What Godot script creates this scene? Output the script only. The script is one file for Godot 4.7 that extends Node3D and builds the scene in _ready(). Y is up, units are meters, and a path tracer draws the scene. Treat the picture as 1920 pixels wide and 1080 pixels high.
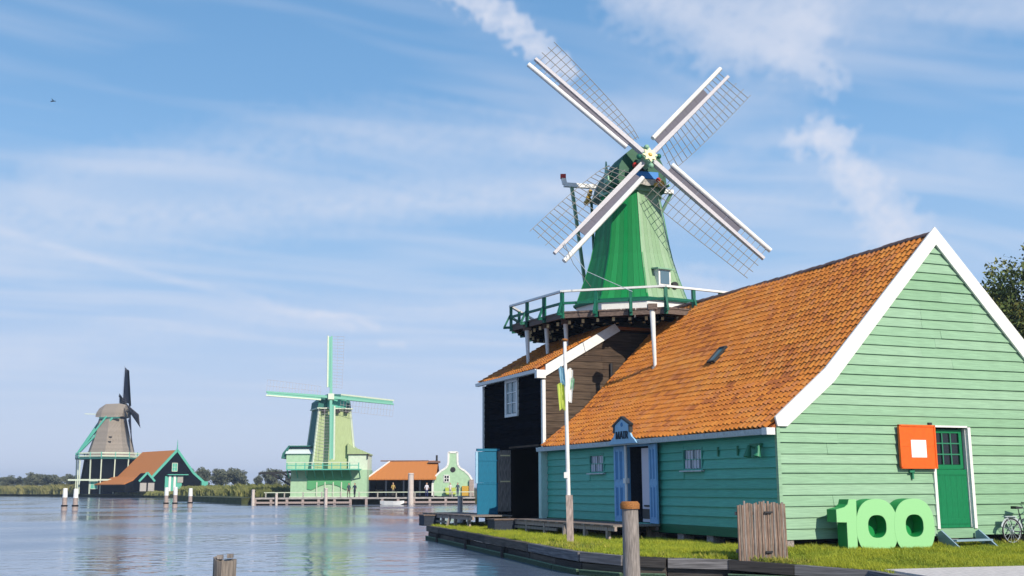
extends Node3D
# A Dutch river bank: a green plank warehouse with a windmill behind it, two mills across the water.
# Heights are metres above the water; the house frame has x along its gable, -z along its long side.

const TURN := 0.39095            # the warehouse is turned 22.4 degrees
const CORNER := Vector3(6.856, 0, -28.586)
var U := Vector3(0.92455, 0, -0.38107)
var V := Vector3(-0.38107, 0, -0.92455)
var M := {}
var T := {}
var rng := RandomNumberGenerator.new()

class MB:
	var st := SurfaceTool.new()
	func _init() -> void:
		st.begin(Mesh.PRIMITIVE_TRIANGLES)
		st.set_smooth_group(-1)
	func tri(a: Vector3, b: Vector3, c: Vector3) -> void:
		st.add_vertex(a)
		st.add_vertex(b)
		st.add_vertex(c)
	func face(pts: Array, c: Vector3) -> void:
		var p := pts.duplicate()
		var n: Vector3 = (p[0] - p[2]).cross(p[0] - p[1])
		var m := Vector3.ZERO
		for q in p:
			m += q
		m /= p.size()
		if n.dot(m - c) < 0.0:
			p.reverse()
		for i in range(1, p.size() - 1):
			tri(p[0], p[i], p[i + 1])
	func hexa(p: Array) -> void:
		var c := Vector3.ZERO
		for q in p:
			c += q / 8.0
		for f in [[0, 1, 2, 3], [4, 5, 6, 7], [0, 1, 5, 4], [1, 2, 6, 5], [2, 3, 7, 6], [3, 0, 4, 7]]:
			face([p[f[0]], p[f[1]], p[f[2]], p[f[3]]], c)
	func box(c: Vector3, s: Vector3, b := Basis.IDENTITY) -> void:
		var x := b.x * s.x * 0.5
		var y := b.y * s.y * 0.5
		var z := b.z * s.z * 0.5
		hexa([c - x - y - z, c + x - y - z, c + x - y + z, c - x - y + z, c - x + y - z, c + x + y - z, c + x + y + z, c - x + y + z])
	func bar(a: Vector3, b: Vector3, w: float, h: float, up := Vector3.UP, taper := 1.0) -> void:
		var d := (b - a).normalized()
		var s := d.cross(up)
		if s.length() < 0.01:
			s = d.cross(Vector3.RIGHT)
		s = s.normalized()
		var u := s.cross(d).normalized()
		s *= w * 0.5
		u *= h * 0.5
		hexa([a - s - u, a + s - u, a + s + u, a - s + u, b - (s + u) * taper, b + (s - u) * taper, b + (s + u) * taper, b - (s - u) * taper])
	func tube(a: Vector3, b: Vector3, r0: float, r1: float, n := 8, caps := true) -> void:
		var d := (b - a).normalized()
		var s := d.cross(Vector3.UP)
		if s.length() < 0.05:
			s = d.cross(Vector3.RIGHT)
		s = s.normalized()
		var u := s.cross(d)
		var c := (a + b) * 0.5
		var lo := []
		var hi := []
		for i in n:
			var g := TAU * i / n
			var e := s * cos(g) + u * sin(g)
			lo.append(a + e * r0)
			hi.append(b + e * r1)
		st.set_smooth_group(0 if n > 5 else -1)
		for i in n:
			var j := (i + 1) % n
			if r1 < 0.0005:
				face([lo[i], lo[j], b], c)
			else:
				face([lo[i], lo[j], hi[j], hi[i]], c)
		st.set_smooth_group(-1)
		if caps:
			face(lo, c)
			if r1 > 0.0005:
				face(hi, c)
	func path(pts: Array, r: float, n := 6) -> void:
		for i in pts.size() - 1:
			tube(pts[i], pts[i + 1], r, r, n)
	func prism(poly: PackedVector2Array, z0: float, z1: float, xf := Transform3D.IDENTITY) -> void:
		var t := Geometry2D.triangulate_polygon(poly)
		for i in range(0, t.size(), 3):
			for side in 2:
				var z := z1 if side == 1 else z0
				var q := []
				for k in 3:
					q.append(Vector3(poly[t[i + k]].x, poly[t[i + k]].y, z))
				var n: Vector3 = (q[0] - q[2]).cross(q[0] - q[1])
				if ((n.z < 0.0) == (side == 1)) != (xf.basis.determinant() < 0.0):
					q.reverse()
				tri(xf * q[0], xf * q[1], xf * q[2])
		var ccw := not Geometry2D.is_polygon_clockwise(poly)
		for i in poly.size():
			var a := poly[i]
			var b := poly[(i + 1) % poly.size()]
			var o := Vector3(b.y - a.y, a.x - b.x, 0) * (1.0 if ccw else -1.0)
			var q := [Vector3(a.x, a.y, z0), Vector3(b.x, b.y, z0), Vector3(b.x, b.y, z1), Vector3(a.x, a.y, z1)]
			var n: Vector3 = (q[0] - q[2]).cross(q[0] - q[1])
			if (n.dot(o) < 0.0) != (xf.basis.determinant() < 0.0):
				q.reverse()
			tri(xf * q[0], xf * q[1], xf * q[2])
			tri(xf * q[0], xf * q[2], xf * q[3])
	func ball(c: Vector3, r: Vector3, n := 10, m := 6) -> void:
		st.set_smooth_group(0)
		for j in m:
			for i in n:
				var p := []
				for e in [[i, j], [i + 1, j], [i + 1, j + 1], [i, j + 1]]:
					var th: float = PI * e[1] / m
					var ph: float = TAU * (e[0] % n) / n
					p.append(c + Vector3(sin(th) * cos(ph) * r.x, cos(th) * r.y, sin(th) * sin(ph) * r.z))
				if j == 0:
					face([p[0], p[2], p[3]], c)
				elif j == m - 1:
					face([p[0], p[1], p[2]], c)
				else:
					face(p, c)
		st.set_smooth_group(-1)
	func loft(rings: Array, closed_top := false, closed_bottom := false, smooth := false) -> void:
		# rings: arrays of Vector3 of equal length, closed loops
		st.set_smooth_group(0 if smooth else -1)
		for k in rings.size() - 1:
			var c := Vector3.ZERO
			var n: int = rings[k].size()
			for i in n:
				c += (rings[k][i] + rings[k + 1][i]) / (2.0 * n)
			for i in n:
				var j := (i + 1) % n
				face([rings[k][i], rings[k][j], rings[k + 1][j], rings[k + 1][i]], c)
		st.set_smooth_group(-1)
		var mid := Vector3.ZERO
		for r in rings:
			for p in r:
				mid += p / (rings.size() * r.size())
		if closed_bottom:
			face(rings[0], mid)
		if closed_top:
			face(rings[-1], mid)
	func mesh() -> ArrayMesh:
		st.generate_normals()
		return st.commit()


func numbered(called: String) -> String:
	if not has_node(NodePath(called)):
		return called
	var k := 1
	while has_node(NodePath("%s_%03d" % [called, k])):
		k += 1
	return "%s_%03d" % [called, k]


func thing(called: String, label: String, category: String, at := Vector3.ZERO, turn := 0.0, group := "") -> Node3D:
	var o := Node3D.new()
	o.name = numbered(called)
	add_child(o)
	o.position = at
	o.rotation.y = turn
	o.set_meta("label", label)
	o.set_meta("category", category)
	if group:
		o.set_meta("group", group)
	return o


var used := {}

func part(mb: MB, called: String, mat: Material, parent: Node3D, at := Vector3.INF, base := 0.0) -> MeshInstance3D:
	return part_mesh(mb.mesh(), called, mat, parent, at, base)


func part_mesh(mesh: Mesh, called: String, mat: Material, parent: Node3D, at := Vector3.INF, base := 0.0) -> MeshInstance3D:
	# a child of a thing: geometry in the thing's frame, heights absolute for a thing that stands at parent.position.y
	var o := MeshInstance3D.new()
	o.mesh = mesh
	if mat:
		for k in mesh.get_surface_count():
			if mesh.surface_get_material(k) == null:
				mesh.surface_set_material(k, mat)
			else:
				o.set_surface_override_material(k, mat)
	var key := str(parent.get_instance_id()) + called
	used[key] = used.get(key, -1) + 1
	o.name = called if used[key] == 0 else "%s_%03d" % [called, used[key]]
	parent.add_child(o, true)
	if at != Vector3.INF:
		o.position = at
	elif parent.get_parent() == self:
		o.position = Vector3(0, -parent.position.y, 0)
	return o


func single(mb: MB, called: String, mat: Material, label: String, category: String, group := "", at := Vector3.ZERO, turn := 0.0) -> MeshInstance3D:
	var o := MeshInstance3D.new()
	o.mesh = mb.mesh()
	o.mesh.surface_set_material(0, mat)
	o.name = numbered(called)
	add_child(o)
	o.position = at
	o.rotation.y = turn
	o.set_meta("label", label)
	o.set_meta("category", category)
	if group:
		o.set_meta("group", group)
	return o


func struct(mb: MB, called: String, mat: Material) -> MeshInstance3D:
	var o := MeshInstance3D.new()
	o.mesh = mb.mesh()
	o.mesh.surface_set_material(0, mat)
	o.name = numbered(called)
	add_child(o)
	o.set_meta("kind", "structure")
	return o


func copy(o: Node3D, label: String, at: Vector3, turn := 0.0, size := Vector3.ONE) -> Node3D:
	var c: Node3D = o.duplicate()
	c.name = numbered(str(o.name).rstrip("0123456789").rstrip("_") if o.name.right(1).is_valid_int() else str(o.name))
	add_child(c)
	c.position = at
	c.rotation.y = turn
	c.scale = size
	c.set_meta("label", label)
	return c


func noise_tex(called: String, freq: float, oct: int, lo: float, hi: float, seed_: int, kind := FastNoiseLite.TYPE_SIMPLEX_SMOOTH, size := 512) -> void:
	var n := FastNoiseLite.new()
	n.noise_type = kind
	n.seed = seed_
	n.frequency = freq
	n.fractal_octaves = oct
	n.fractal_type = FastNoiseLite.FRACTAL_FBM
	var t := NoiseTexture2D.new()
	t.width = size
	t.height = size
	t.seamless = true
	t.noise = n
	var g := Gradient.new()
	g.set_color(0, Color(lo, lo, lo))
	g.set_color(1, Color(hi, hi, hi))
	t.color_ramp = g
	T[called] = t


func mk(key: String, rgb: Vector3, rough := 0.75, tex := "", scale := Vector3.ONE, bump := "", cm := 0.3, spec := 0.4) -> StandardMaterial3D:
	var m := StandardMaterial3D.new()
	m.resource_name = key
	m.albedo_color = Color(rgb.x, rgb.y, rgb.z).linear_to_srgb()
	m.roughness = rough
	m.metallic_specular = spec
	if tex or bump:
		m.uv1_triplanar = true
		m.uv1_scale = scale
	if tex:
		m.albedo_texture = T[tex]
	if bump:
		m.heightmap_enabled = true
		m.heightmap_texture = T[bump]
		m.heightmap_scale = cm
	M[key] = m
	return m


func H(u: float, h: float, v: float) -> Vector3:      # a point of the warehouse frame in the world
	return CORNER + U * u + V * v + Vector3(0, h, 0)


# ------------------------------------------------------------------ sky
const SW := 3072
const SH := 1536
var sky_rows := []
var cirrus := FastNoiseLite.new()
var puffs := FastNoiseLite.new()
var wisps := FastNoiseLite.new()
var air := [[0.0, 0.65, 0.715, 0.86], [1.0, 0.635, 0.71, 0.865], [3.1, 0.575, 0.68, 0.865], [5.8, 0.50, 0.64, 0.865], [8.6, 0.43, 0.60, 0.86], [11.4, 0.35, 0.555, 0.84], [17.0, 0.245, 0.47, 0.79], [20.0, 0.20, 0.415, 0.73], [25.0, 0.16, 0.36, 0.665], [40.0, 0.09, 0.26, 0.58], [90.0, 0.055, 0.16, 0.40]]
# [strength, feather, noise kind, [azimuth, elevation, half width] ...] in degrees: the clouds of the day
var clouds := [
	[0.80, 0.55, 1, [[-5.0, 26.8, 1.0], [-1.72, 24.95, 0.85], [0.06, 23.75, 0.8], [1.53, 22.7, 0.62], [3.2, 21.4, 0.5]]],
	[0.56, 1.0, 1, [[6.5, 24.9, 1.3], [9.8, 24.3, 2.0], [12.9, 23.8, 2.2], [15.7, 23.9, 2.0], [18.0, 25.2, 1.6]]],
	[0.42, 1.0, 1, [[11.0, 22.1, 0.9], [12.8, 22.2, 1.1], [14.8, 22.4, 1.3], [16.2, 22.8, 1.0]]],
	[0.50, 0.8, 1, [[14.9, 21.6, 0.7], [16.2, 20.9, 0.7], [17.2, 19.9, 0.6]]],
	[0.72, 0.8, 1, [[15.0, 17.2, 0.5], [16.5, 17.6, 0.8], [17.6, 17.4, 0.5]]],
	[0.74, 0.8, 1, [[16.6, 17.2, 0.6], [17.6, 15.8, 0.8], [18.9, 14.0, 1.15], [19.8, 12.4, 1.3], [20.5, 10.6, 1.4]]],
	[0.36, 0.9, 3, [[-29.0, 13.0, 0.26], [-23.2, 11.6, 0.22], [-20.7, 11.0, 0.18], [-17.8, 10.35, 0.18], [-14.9, 9.85, 0.24], [-12.8, 9.3, 0.26], [-10.6, 8.7, 0.3], [-8.4, 8.25, 0.2]]],
	[0.42, 0.7, 3, [[-10.2, 8.85, 0.15], [-8.4, 8.72, 0.2], [-7.1, 8.22, 0.2]]],
	[0.42, 0.8, 3, [[-6.9, 7.34, 0.15], [-5.7, 7.3, 0.15]]],
	[0.46, 1.0, 2, [[-33.0, 11.6, 2.2], [-22.0, 12.9, 1.9], [-15.6, 13.8, 1.4], [-7.4, 14.7, 1.0], [1.2, 15.2, 0.9], [6.0, 15.6, 0.7]]],
	[0.30, 1.0, 2, [[-24.0, 14.6, 0.9], [-13.6, 17.2, 1.4], [-7.5, 18.0, 1.5], [-0.3, 18.0, 1.3], [5.0, 17.4, 1.0]]],
	[0.24, 1.0, 2, [[-31.0, 5.3, 0.9], [-20.5, 7.4, 0.8], [-13.3, 8.5, 0.8], [-5.6, 9.1, 0.8], [1.1, 9.8, 0.8], [8.0, 10.3, 0.7]]],
	[0.22, 1.0, 2, [[0.6, 18.0, 0.9], [7.0, 19.2, 1.1], [15.5, 20.0, 0.9]]],
	[0.26, 1.0, 2, [[9.0, 16.0, 0.6], [12.0, 16.9, 0.7], [15.0, 17.7, 0.6]]],
	[0.32, 1.0, 1, [[7.6, 10.8, 0.8], [9.3, 10.6, 0.7], [10.8, 9.9, 0.6]]],
	[0.30, 1.0, 2, [[15.7, 23.2, 1.0], [21.0, 22.9, 1.0], [28.0, 21.6, 0.8]]],
	[0.18, 1.0, 2, [[9.0, 13.6, 0.9], [16.0, 14.6, 0.8], [24.0, 15.8, 0.9]]],
]

func seg(p: Vector2, a: Array, b: Array) -> float:
	var q := Vector2(a[0], a[1])
	var d := Vector2(b[0], b[1]) - q
	var t := clampf((p - q).dot(d) / d.length_squared(), 0.0, 1.0)
	return p.distance_to(q + d * t) / lerpf(a[2], b[2], t)


func sky_row(j: int) -> void:
	var out := PackedFloat32Array()
	out.resize(SW * 3)
	var el := 90.0 - (j + 0.5) / SH * 180.0
	if el < 0.0:
		for i in SW:
			out[i * 3] = 0.20
			out[i * 3 + 1] = 0.25
			out[i * 3 + 2] = 0.31
		sky_rows[j] = out
		return
	var k := 0
	while air[k + 1][0] < el:
		k += 1
	var t: float = (el - air[k][0]) / (air[k + 1][0] - air[k][0])
	var base := Vector3(lerpf(air[k][1], air[k + 1][1], t), lerpf(air[k][2], air[k + 1][2], t), lerpf(air[k][3], air[k + 1][3], t))
	var ce := cos(deg_to_rad(el))
	var se := sin(deg_to_rad(el))
	for i in SW:
		var az := (i + 0.5) / SW * 360.0
		if az > 180.0:
			az -= 360.0
		var x := sin(deg_to_rad(az)) * ce
		var z := cos(deg_to_rad(az)) * ce
		# the high cloud layer seen in perspective, drawn out along the wind
		var px := x / (se + 0.10)
		var pz := z / (se + 0.10)
		var along := px * 0.94 + pz * 0.34
		var across := -px * 0.34 + pz * 0.94
		var warp := puffs.get_noise_2d(px * 7.0, pz * 7.0)
		var n1 := cirrus.get_noise_2d(along * 6.0 + warp * 2.0, across * 34.0 + warp * 9.0)
		var n2 := wisps.get_noise_2d(along * 22.0, across * 120.0 + warp * 30.0)
		var a := clampf(n1 * 0.42 + n2 * 0.16 + 0.10, 0.0, 0.5) * smoothstep(1.0, 9.0, el)
		if absf(az) < 36.0 and el < 30.0:
			var p := Vector2(az, el)
			var w1 := Vector2(puffs.get_noise_2d(az * 16.0, el * 16.0), puffs.get_noise_2d(az * 16.0 + 300.0, el * 16.0)) * 0.55
			var detail := wisps.get_noise_2d(az * 14.0 + el * 9.0, el * 26.0 - az * 10.0)
			for c in clouds:
				var d := 9.0
				var pts: Array = c[3]
				var q := p + w1 * (1.0 if c[2] == 1 else 0.5 if c[2] == 2 else 0.12)
				for s in pts.size() - 1:
					d = minf(d, seg(q, pts[s], pts[s + 1]))
				if d < 2.2:
					var f: float = 1.0 - smoothstep(1.0 - c[1] * 0.95, 1.0 + c[1] * 0.8, d + detail * (0.75 if c[2] == 1 else 0.4))
					a = 1.0 - (1.0 - a) * (1.0 - c[0] * f * (0.82 + detail * 0.5))
		a = clampf(a, 0.0, 0.9)
		out[i * 3] = lerpf(base.x, 0.74, a)
		out[i * 3 + 1] = lerpf(base.y, 0.775, a)
		out[i * 3 + 2] = lerpf(base.z, 0.89, a)
	sky_rows[j] = out


func make_sky() -> ImageTexture:
	cirrus.seed = 5
	cirrus.frequency = 0.09
	cirrus.fractal_octaves = 4
	puffs.seed = 9
	puffs.frequency = 0.06
	puffs.fractal_octaves = 3
	wisps.seed = 14
	wisps.frequency = 0.05
	wisps.fractal_octaves = 4
	sky_rows.resize(SH)
	var job := WorkerThreadPool.add_group_task(sky_row, SH)
	WorkerThreadPool.wait_for_group_task_completion(job)
	var bytes := PackedByteArray()
	for r in sky_rows:
		bytes.append_array(r.to_byte_array())
	sky_rows.clear()
	return ImageTexture.create_from_image(Image.create_from_data(SW, SH, false, Image.FORMAT_RGBF, bytes))


func _ready() -> void:
	rng.seed = 7
	# camera
	var pitch := 0.179552
	var roll := 0.004
	var f := Vector3(0, sin(pitch), -cos(pitch))
	var up0 := Vector3(0, cos(pitch), sin(pitch))
	var cam := Camera3D.new()
	cam.name = "camera"
	add_child(cam)
	cam.transform = Transform3D(Basis(Vector3.RIGHT * cos(roll) - up0 * sin(roll), up0 * cos(roll) + Vector3.RIGHT * sin(roll), -f), Vector3(0, 2.1, 0))
	cam.fov = 29.446
	cam.near = 0.1
	cam.far = 6000.0
	# sky, exposure
	var env := Environment.new()
	env.background_mode = Environment.BG_SKY
	env.sky = Sky.new()
	var pano := PanoramaSkyMaterial.new()
	pano.panorama = make_sky()
	env.sky.sky_material = pano
	env.tonemap_mode = Environment.TONE_MAPPER_LINEAR
	env.tonemap_exposure = 1.04
	env.background_energy_multiplier = 0.98
	env.sdfgi_enabled = true
	env.ssao_enabled = true
	env.ssil_enabled = true
	env.fog_enabled = true
	env.fog_mode = Environment.FOG_MODE_EXPONENTIAL
	env.fog_density = 0.0003
	env.fog_light_color = Color(0.74, 0.83, 0.95)
	var we := WorldEnvironment.new()
	we.name = "environment"
	we.environment = env
	add_child(we)
	# sun: behind the camera to the right
	var sun := DirectionalLight3D.new()
	sun.name = "sun"
	sun.light_energy = 1.6
	sun.light_angular_distance = 0.5
	sun.light_color = Color(1.0, 0.955, 0.88)
	sun.shadow_enabled = true
	add_child(sun)
	var az := deg_to_rad(148.0)
	var el := deg_to_rad(34.0)
	var to_sun := Vector3(sin(az) * cos(el), sin(el), -cos(az) * cos(el))
	sun.look_at_from_position(to_sun * 100.0, Vector3.ZERO)

	textures()
	materials()
	ground_and_water()
	warehouse()
	mill_barn()
	windmill()
	quay()
	near_things()
	far_mill_green()
	far_shed()
	far_jetty()
	far_mill_thatched()
	far_banks()
	people()
	grass()


func textures() -> void:
	noise_tex("mottle", 0.012, 5, 0.80, 1.0, 3)
	noise_tex("strong", 0.015, 5, 0.55, 1.0, 21)
	noise_tex("grain", 0.02, 5, 0.84, 1.0, 8)
	noise_tex("faint", 0.012, 4, 0.93, 1.0, 41)
	noise_tex("speckle", 0.08, 3, 0.72, 1.0, 12)
	noise_tex("bump", 0.03, 5, 0.0, 1.0, 17)
	noise_tex("wind", 0.006, 3, 0.0, 0.26, 77)
	noise_tex("waves", 0.021, 5, 0.0, 1.0, 31, FastNoiseLite.TYPE_SIMPLEX_SMOOTH, 2048)


func materials() -> void:
	var along := Vector3(0.13, 2.2, 0.13)
	var upright := Vector3(4.0, 0.35, 4.0)
	mk("mint", Vector3(0.285, 0.49, 0.315), 0.6, "grain", along)
	mk("mint_b", Vector3(0.255, 0.455, 0.28), 0.6, "grain", along)
	mk("mint_c", Vector3(0.31, 0.51, 0.34), 0.6, "grain", along)
	mk("side_green", Vector3(0.105, 0.50, 0.385), 0.55, "grain", along)
	mk("side_green_b", Vector3(0.09, 0.46, 0.345), 0.55, "grain", along)
	mk("sill_green", Vector3(0.012, 0.15, 0.07), 0.6, "grain", along)
	mk("white", Vector3(0.82, 0.82, 0.80), 0.55, "faint", Vector3(0.7, 0.7, 0.7))
	mk("old_white", Vector3(0.66, 0.63, 0.58), 0.7, "strong", Vector3(1.2, 1.2, 1.2))
	mk("gutter", Vector3(0.58, 0.66, 0.70), 0.45, "mottle", Vector3.ONE)
	mk("pale_teal", Vector3(0.56, 0.80, 0.75), 0.6, "grain", upright)
	mk("leaf_blue", Vector3(0.24, 0.52, 0.84), 0.5, "grain", upright)
	mk("leaf_inset", Vector3(0.05, 0.25, 0.55), 0.5, "grain", upright)
	mk("barn_blue", Vector3(0.005, 0.165, 0.30), 0.5, "grain", upright)
	mk("sky_blue", Vector3(0.35, 0.62, 0.85), 0.5, "grain", upright)
	mk("step_blue", Vector3(0.28, 0.42, 0.52), 0.6, "grain", along)
	mk("door_green", Vector3(0.006, 0.215, 0.08), 0.45, "grain", upright)
	mk("sash_green", Vector3(0.03, 0.20, 0.11), 0.5)
	mk("orange", Vector3(0.86, 0.13, 0.012), 0.5, "faint", Vector3(0.8, 0.8, 0.8))
	mk("paper", Vector3(0.86, 0.86, 0.85), 0.6)
	mk("tar_black", Vector3(0.007, 0.009, 0.014), 0.75, "strong", along, "", 0.0, 0.0)
	mk("tar_black_b", Vector3(0.010, 0.012, 0.018), 0.7, "strong", along, "", 0.0, 0.0)
	mk("tar_brown", Vector3(0.105, 0.069, 0.047), 0.85, "strong", along, "bump", 0.4)
	mk("tar_brown_b", Vector3(0.135, 0.093, 0.064), 0.85, "strong", along, "bump", 0.4)
	mk("dark", Vector3(0.01, 0.01, 0.012), 0.9)
	mk("iron", Vector3(0.03, 0.03, 0.033), 0.5)
	mk("rope", Vector3(0.16, 0.15, 0.14), 0.9)
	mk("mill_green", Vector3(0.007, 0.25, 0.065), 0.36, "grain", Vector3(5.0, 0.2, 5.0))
	mk("mill_green_pale", Vector3(0.30, 0.46, 0.28), 0.65, "grain", Vector3(5.0, 0.2, 5.0))
	mk("cap_green", Vector3(0.012, 0.11, 0.055), 0.5, "grain", along)
	mk("rail_green", Vector3(0.012, 0.16, 0.10), 0.5, "mottle", Vector3.ONE)
	mk("pale_green", Vector3(0.30, 0.55, 0.38), 0.55, "mottle", Vector3.ONE)
	mk("wind_board", Vector3(0.16, 0.155, 0.19), 0.8, "faint", Vector3(1.0, 1.0, 1.0), "", 0.0, 0.2)
	mk("stock_grey", Vector3(0.55, 0.53, 0.56), 0.7, "faint", Vector3(1.0, 1.0, 1.0))
	mk("lattice", Vector3(0.22, 0.21, 0.20), 0.8)
	mk("blue_paint", Vector3(0.03, 0.22, 0.62), 0.45)
	mk("red_paint", Vector3(0.45, 0.03, 0.02), 0.45)
	mk("gold_paint", Vector3(0.55, 0.33, 0.05), 0.4)
	mk("cream", Vector3(0.85, 0.76, 0.45), 0.5)
	mk("deck_wood", Vector3(0.26, 0.19, 0.16), 0.8, "strong", Vector3(0.6, 3.0, 3.0))
	mk("grey_wood", Vector3(0.36, 0.305, 0.26), 0.85, "strong", upright, "bump", 0.6)
	mk("silver_wood", Vector3(0.42, 0.37, 0.34), 0.85, "strong", upright, "bump", 0.6)
	mk("red_wood", Vector3(0.42, 0.29, 0.225), 0.85, "strong", upright, "bump", 0.6)
	mk("quay_wood", Vector3(0.075, 0.068, 0.066), 0.85, "strong", along, "bump", 0.8)
	mk("quay_brown", Vector3(0.15, 0.125, 0.105), 0.85, "strong", along, "bump", 0.8)
	mk("quay_pale", Vector3(0.24, 0.235, 0.25), 0.85, "strong", along, "bump", 0.8)
	mk("moss", Vector3(0.065, 0.12, 0.07), 0.9, "strong", Vector3(2, 2, 2))
	mk("algae", Vector3(0.20, 0.34, 0.22), 0.9, "strong", Vector3(2, 2, 2))
	mk("box_blue", Vector3(0.035, 0.05, 0.085), 0.7, "strong", Vector3(2, 2, 2))
	mk("rust", Vector3(0.50, 0.20, 0.05), 0.7, "strong", Vector3(5, 5, 5), "bump", 0.4)
	mk("pier", Vector3(0.52, 0.45, 0.43), 0.9, "strong", Vector3(2, 2, 2), "bump", 0.6)
	mk("concrete", Vector3(0.70, 0.65, 0.63), 0.9, "mottle", Vector3(0.9, 0.9, 0.9))
	mk("soil", Vector3(0.13, 0.14, 0.025), 1.0, "strong", Vector3(0.7, 0.7, 0.7))
	mk("far_land", Vector3(0.10, 0.12, 0.045), 1.0, "strong", Vector3(0.1, 0.1, 0.1))
	mk("glow_green", Vector3(0.29, 0.61, 0.28), 0.5)
	mk("deep_green", Vector3(0.006, 0.25, 0.06), 0.5)
	mk("thatch", Vector3(0.48, 0.42, 0.36), 1.0, "strong", Vector3(1.5, 0.15, 1.5), "bump", 4.0)
	mk("far_tile", Vector3(0.86, 0.32, 0.085), 0.85, "strong", Vector3(0.8, 1.6, 0.8), "bump", 3.0)
	mk("ridge", Vector3(0.32, 0.20, 0.17), 0.8, "strong", Vector3(2, 2, 2))
	mk("far_mint", Vector3(0.40, 0.60, 0.40), 0.7, "faint", Vector3(0.3, 0.3, 0.3))
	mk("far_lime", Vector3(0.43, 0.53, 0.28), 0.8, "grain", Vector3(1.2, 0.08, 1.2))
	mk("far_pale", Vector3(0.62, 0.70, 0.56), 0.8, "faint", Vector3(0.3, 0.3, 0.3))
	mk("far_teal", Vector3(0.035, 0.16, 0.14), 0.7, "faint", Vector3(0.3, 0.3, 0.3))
	mk("far_turquoise", Vector3(0.10, 0.42, 0.32), 0.6)
	mk("far_sail_green", Vector3(0.15, 0.41, 0.31), 0.6)
	mk("far_lattice", Vector3(0.36, 0.34, 0.36), 0.8)
	mk("far_shade_green", Vector3(0.10, 0.36, 0.16), 0.7)
	mk("far_roof", Vector3(0.62, 0.70, 0.72), 0.5)
	mk("sail_cloth", Vector3(0.035, 0.035, 0.06), 0.9)
	mk("pink_wood", Vector3(0.62, 0.50, 0.46), 0.85, "strong", upright)
	mk("pale_plank", Vector3(0.62, 0.58, 0.55), 0.85, "strong", along)
	mk("pale_post", Vector3(0.66, 0.58, 0.53), 0.85, "mottle", upright)
	mk("bark", Vector3(0.07, 0.055, 0.04), 0.95)
	var tones := [Vector3(0.75, 0.265, 0.042), Vector3(0.69, 0.235, 0.037), Vector3(0.80, 0.305, 0.050), Vector3(0.60, 0.195, 0.036), Vector3(0.46, 0.145, 0.038), Vector3(0.72, 0.285, 0.065), Vector3(0.64, 0.235, 0.070)]
	for k in tones.size():
		mk("tile_%d" % k, tones[k], 0.8, "speckle", Vector3(3, 3, 3))
	var tint := mk("tile_mass", Vector3(1, 1, 1), 0.8, "speckle", Vector3(3, 3, 3))
	tint.vertex_color_use_as_albedo = true
	M["tones"] = tones
	var glass := mk("glass", Vector3(0.9, 0.95, 1.0), 0.05)
	glass.transparency = BaseMaterial3D.TRANSPARENCY_ALPHA
	glass.albedo_color.a = 0.25
	mk("dark_glass", Vector3(0.008, 0.012, 0.014), 0.08, "", Vector3.ONE, "", 0.0, 0.6)
	mk("window_glass", Vector3(0.16, 0.24, 0.27), 0.12, "", Vector3.ONE, "", 0.0, 0.6)
	mk("sky_glass", Vector3(0.10, 0.17, 0.22), 0.15, "", Vector3.ONE, "", 0.0, 0.6)
	mk("frosted", Vector3(0.62, 0.60, 0.70), 0.4)
	var water := mk("water", Vector3(0.105, 0.15, 0.225), 1.0, "", Vector3(1.0 / 60.0, 1.0 / 60.0, 1.0 / 60.0), "waves", 2.4, 0.71)
	water.roughness_texture = T["wind"]
	water.uv1_world_triplanar = true
	var leaf := mk("leaf", Vector3(1, 1, 1), 0.7)
	leaf.vertex_color_use_as_albedo = true
	leaf.backlight_enabled = true
	leaf.backlight = Color(0.35, 0.35, 0.35)
	var skin := mk("figure", Vector3(1, 1, 1), 0.8)
	skin.vertex_color_use_as_albedo = true


func gy(x: float, z: float) -> float:               # the height of the near bank
	var p := Vector3(x, 0, z) - CORNER
	p.y = 0
	return clampf(0.5 + 0.055 * minf(0.0, p.dot(V)), 0.27, 0.5)


# the edge of the near bank, seen from above: far end of the quay round to the path
var edge := [Vector2(-3.4, -46.4), Vector2(0.57, -31.7), Vector2(1.2, -29.2), Vector2(1.75, -27.4), Vector2(2.65, -26.3), Vector2(3.55, -26.0), Vector2(5.0, -25.9), Vector2(6.3, -25.1), Vector2(7.75, -24.2), Vector2(8.3, -20.0), Vector2(8.3, -6.0)]

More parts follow.
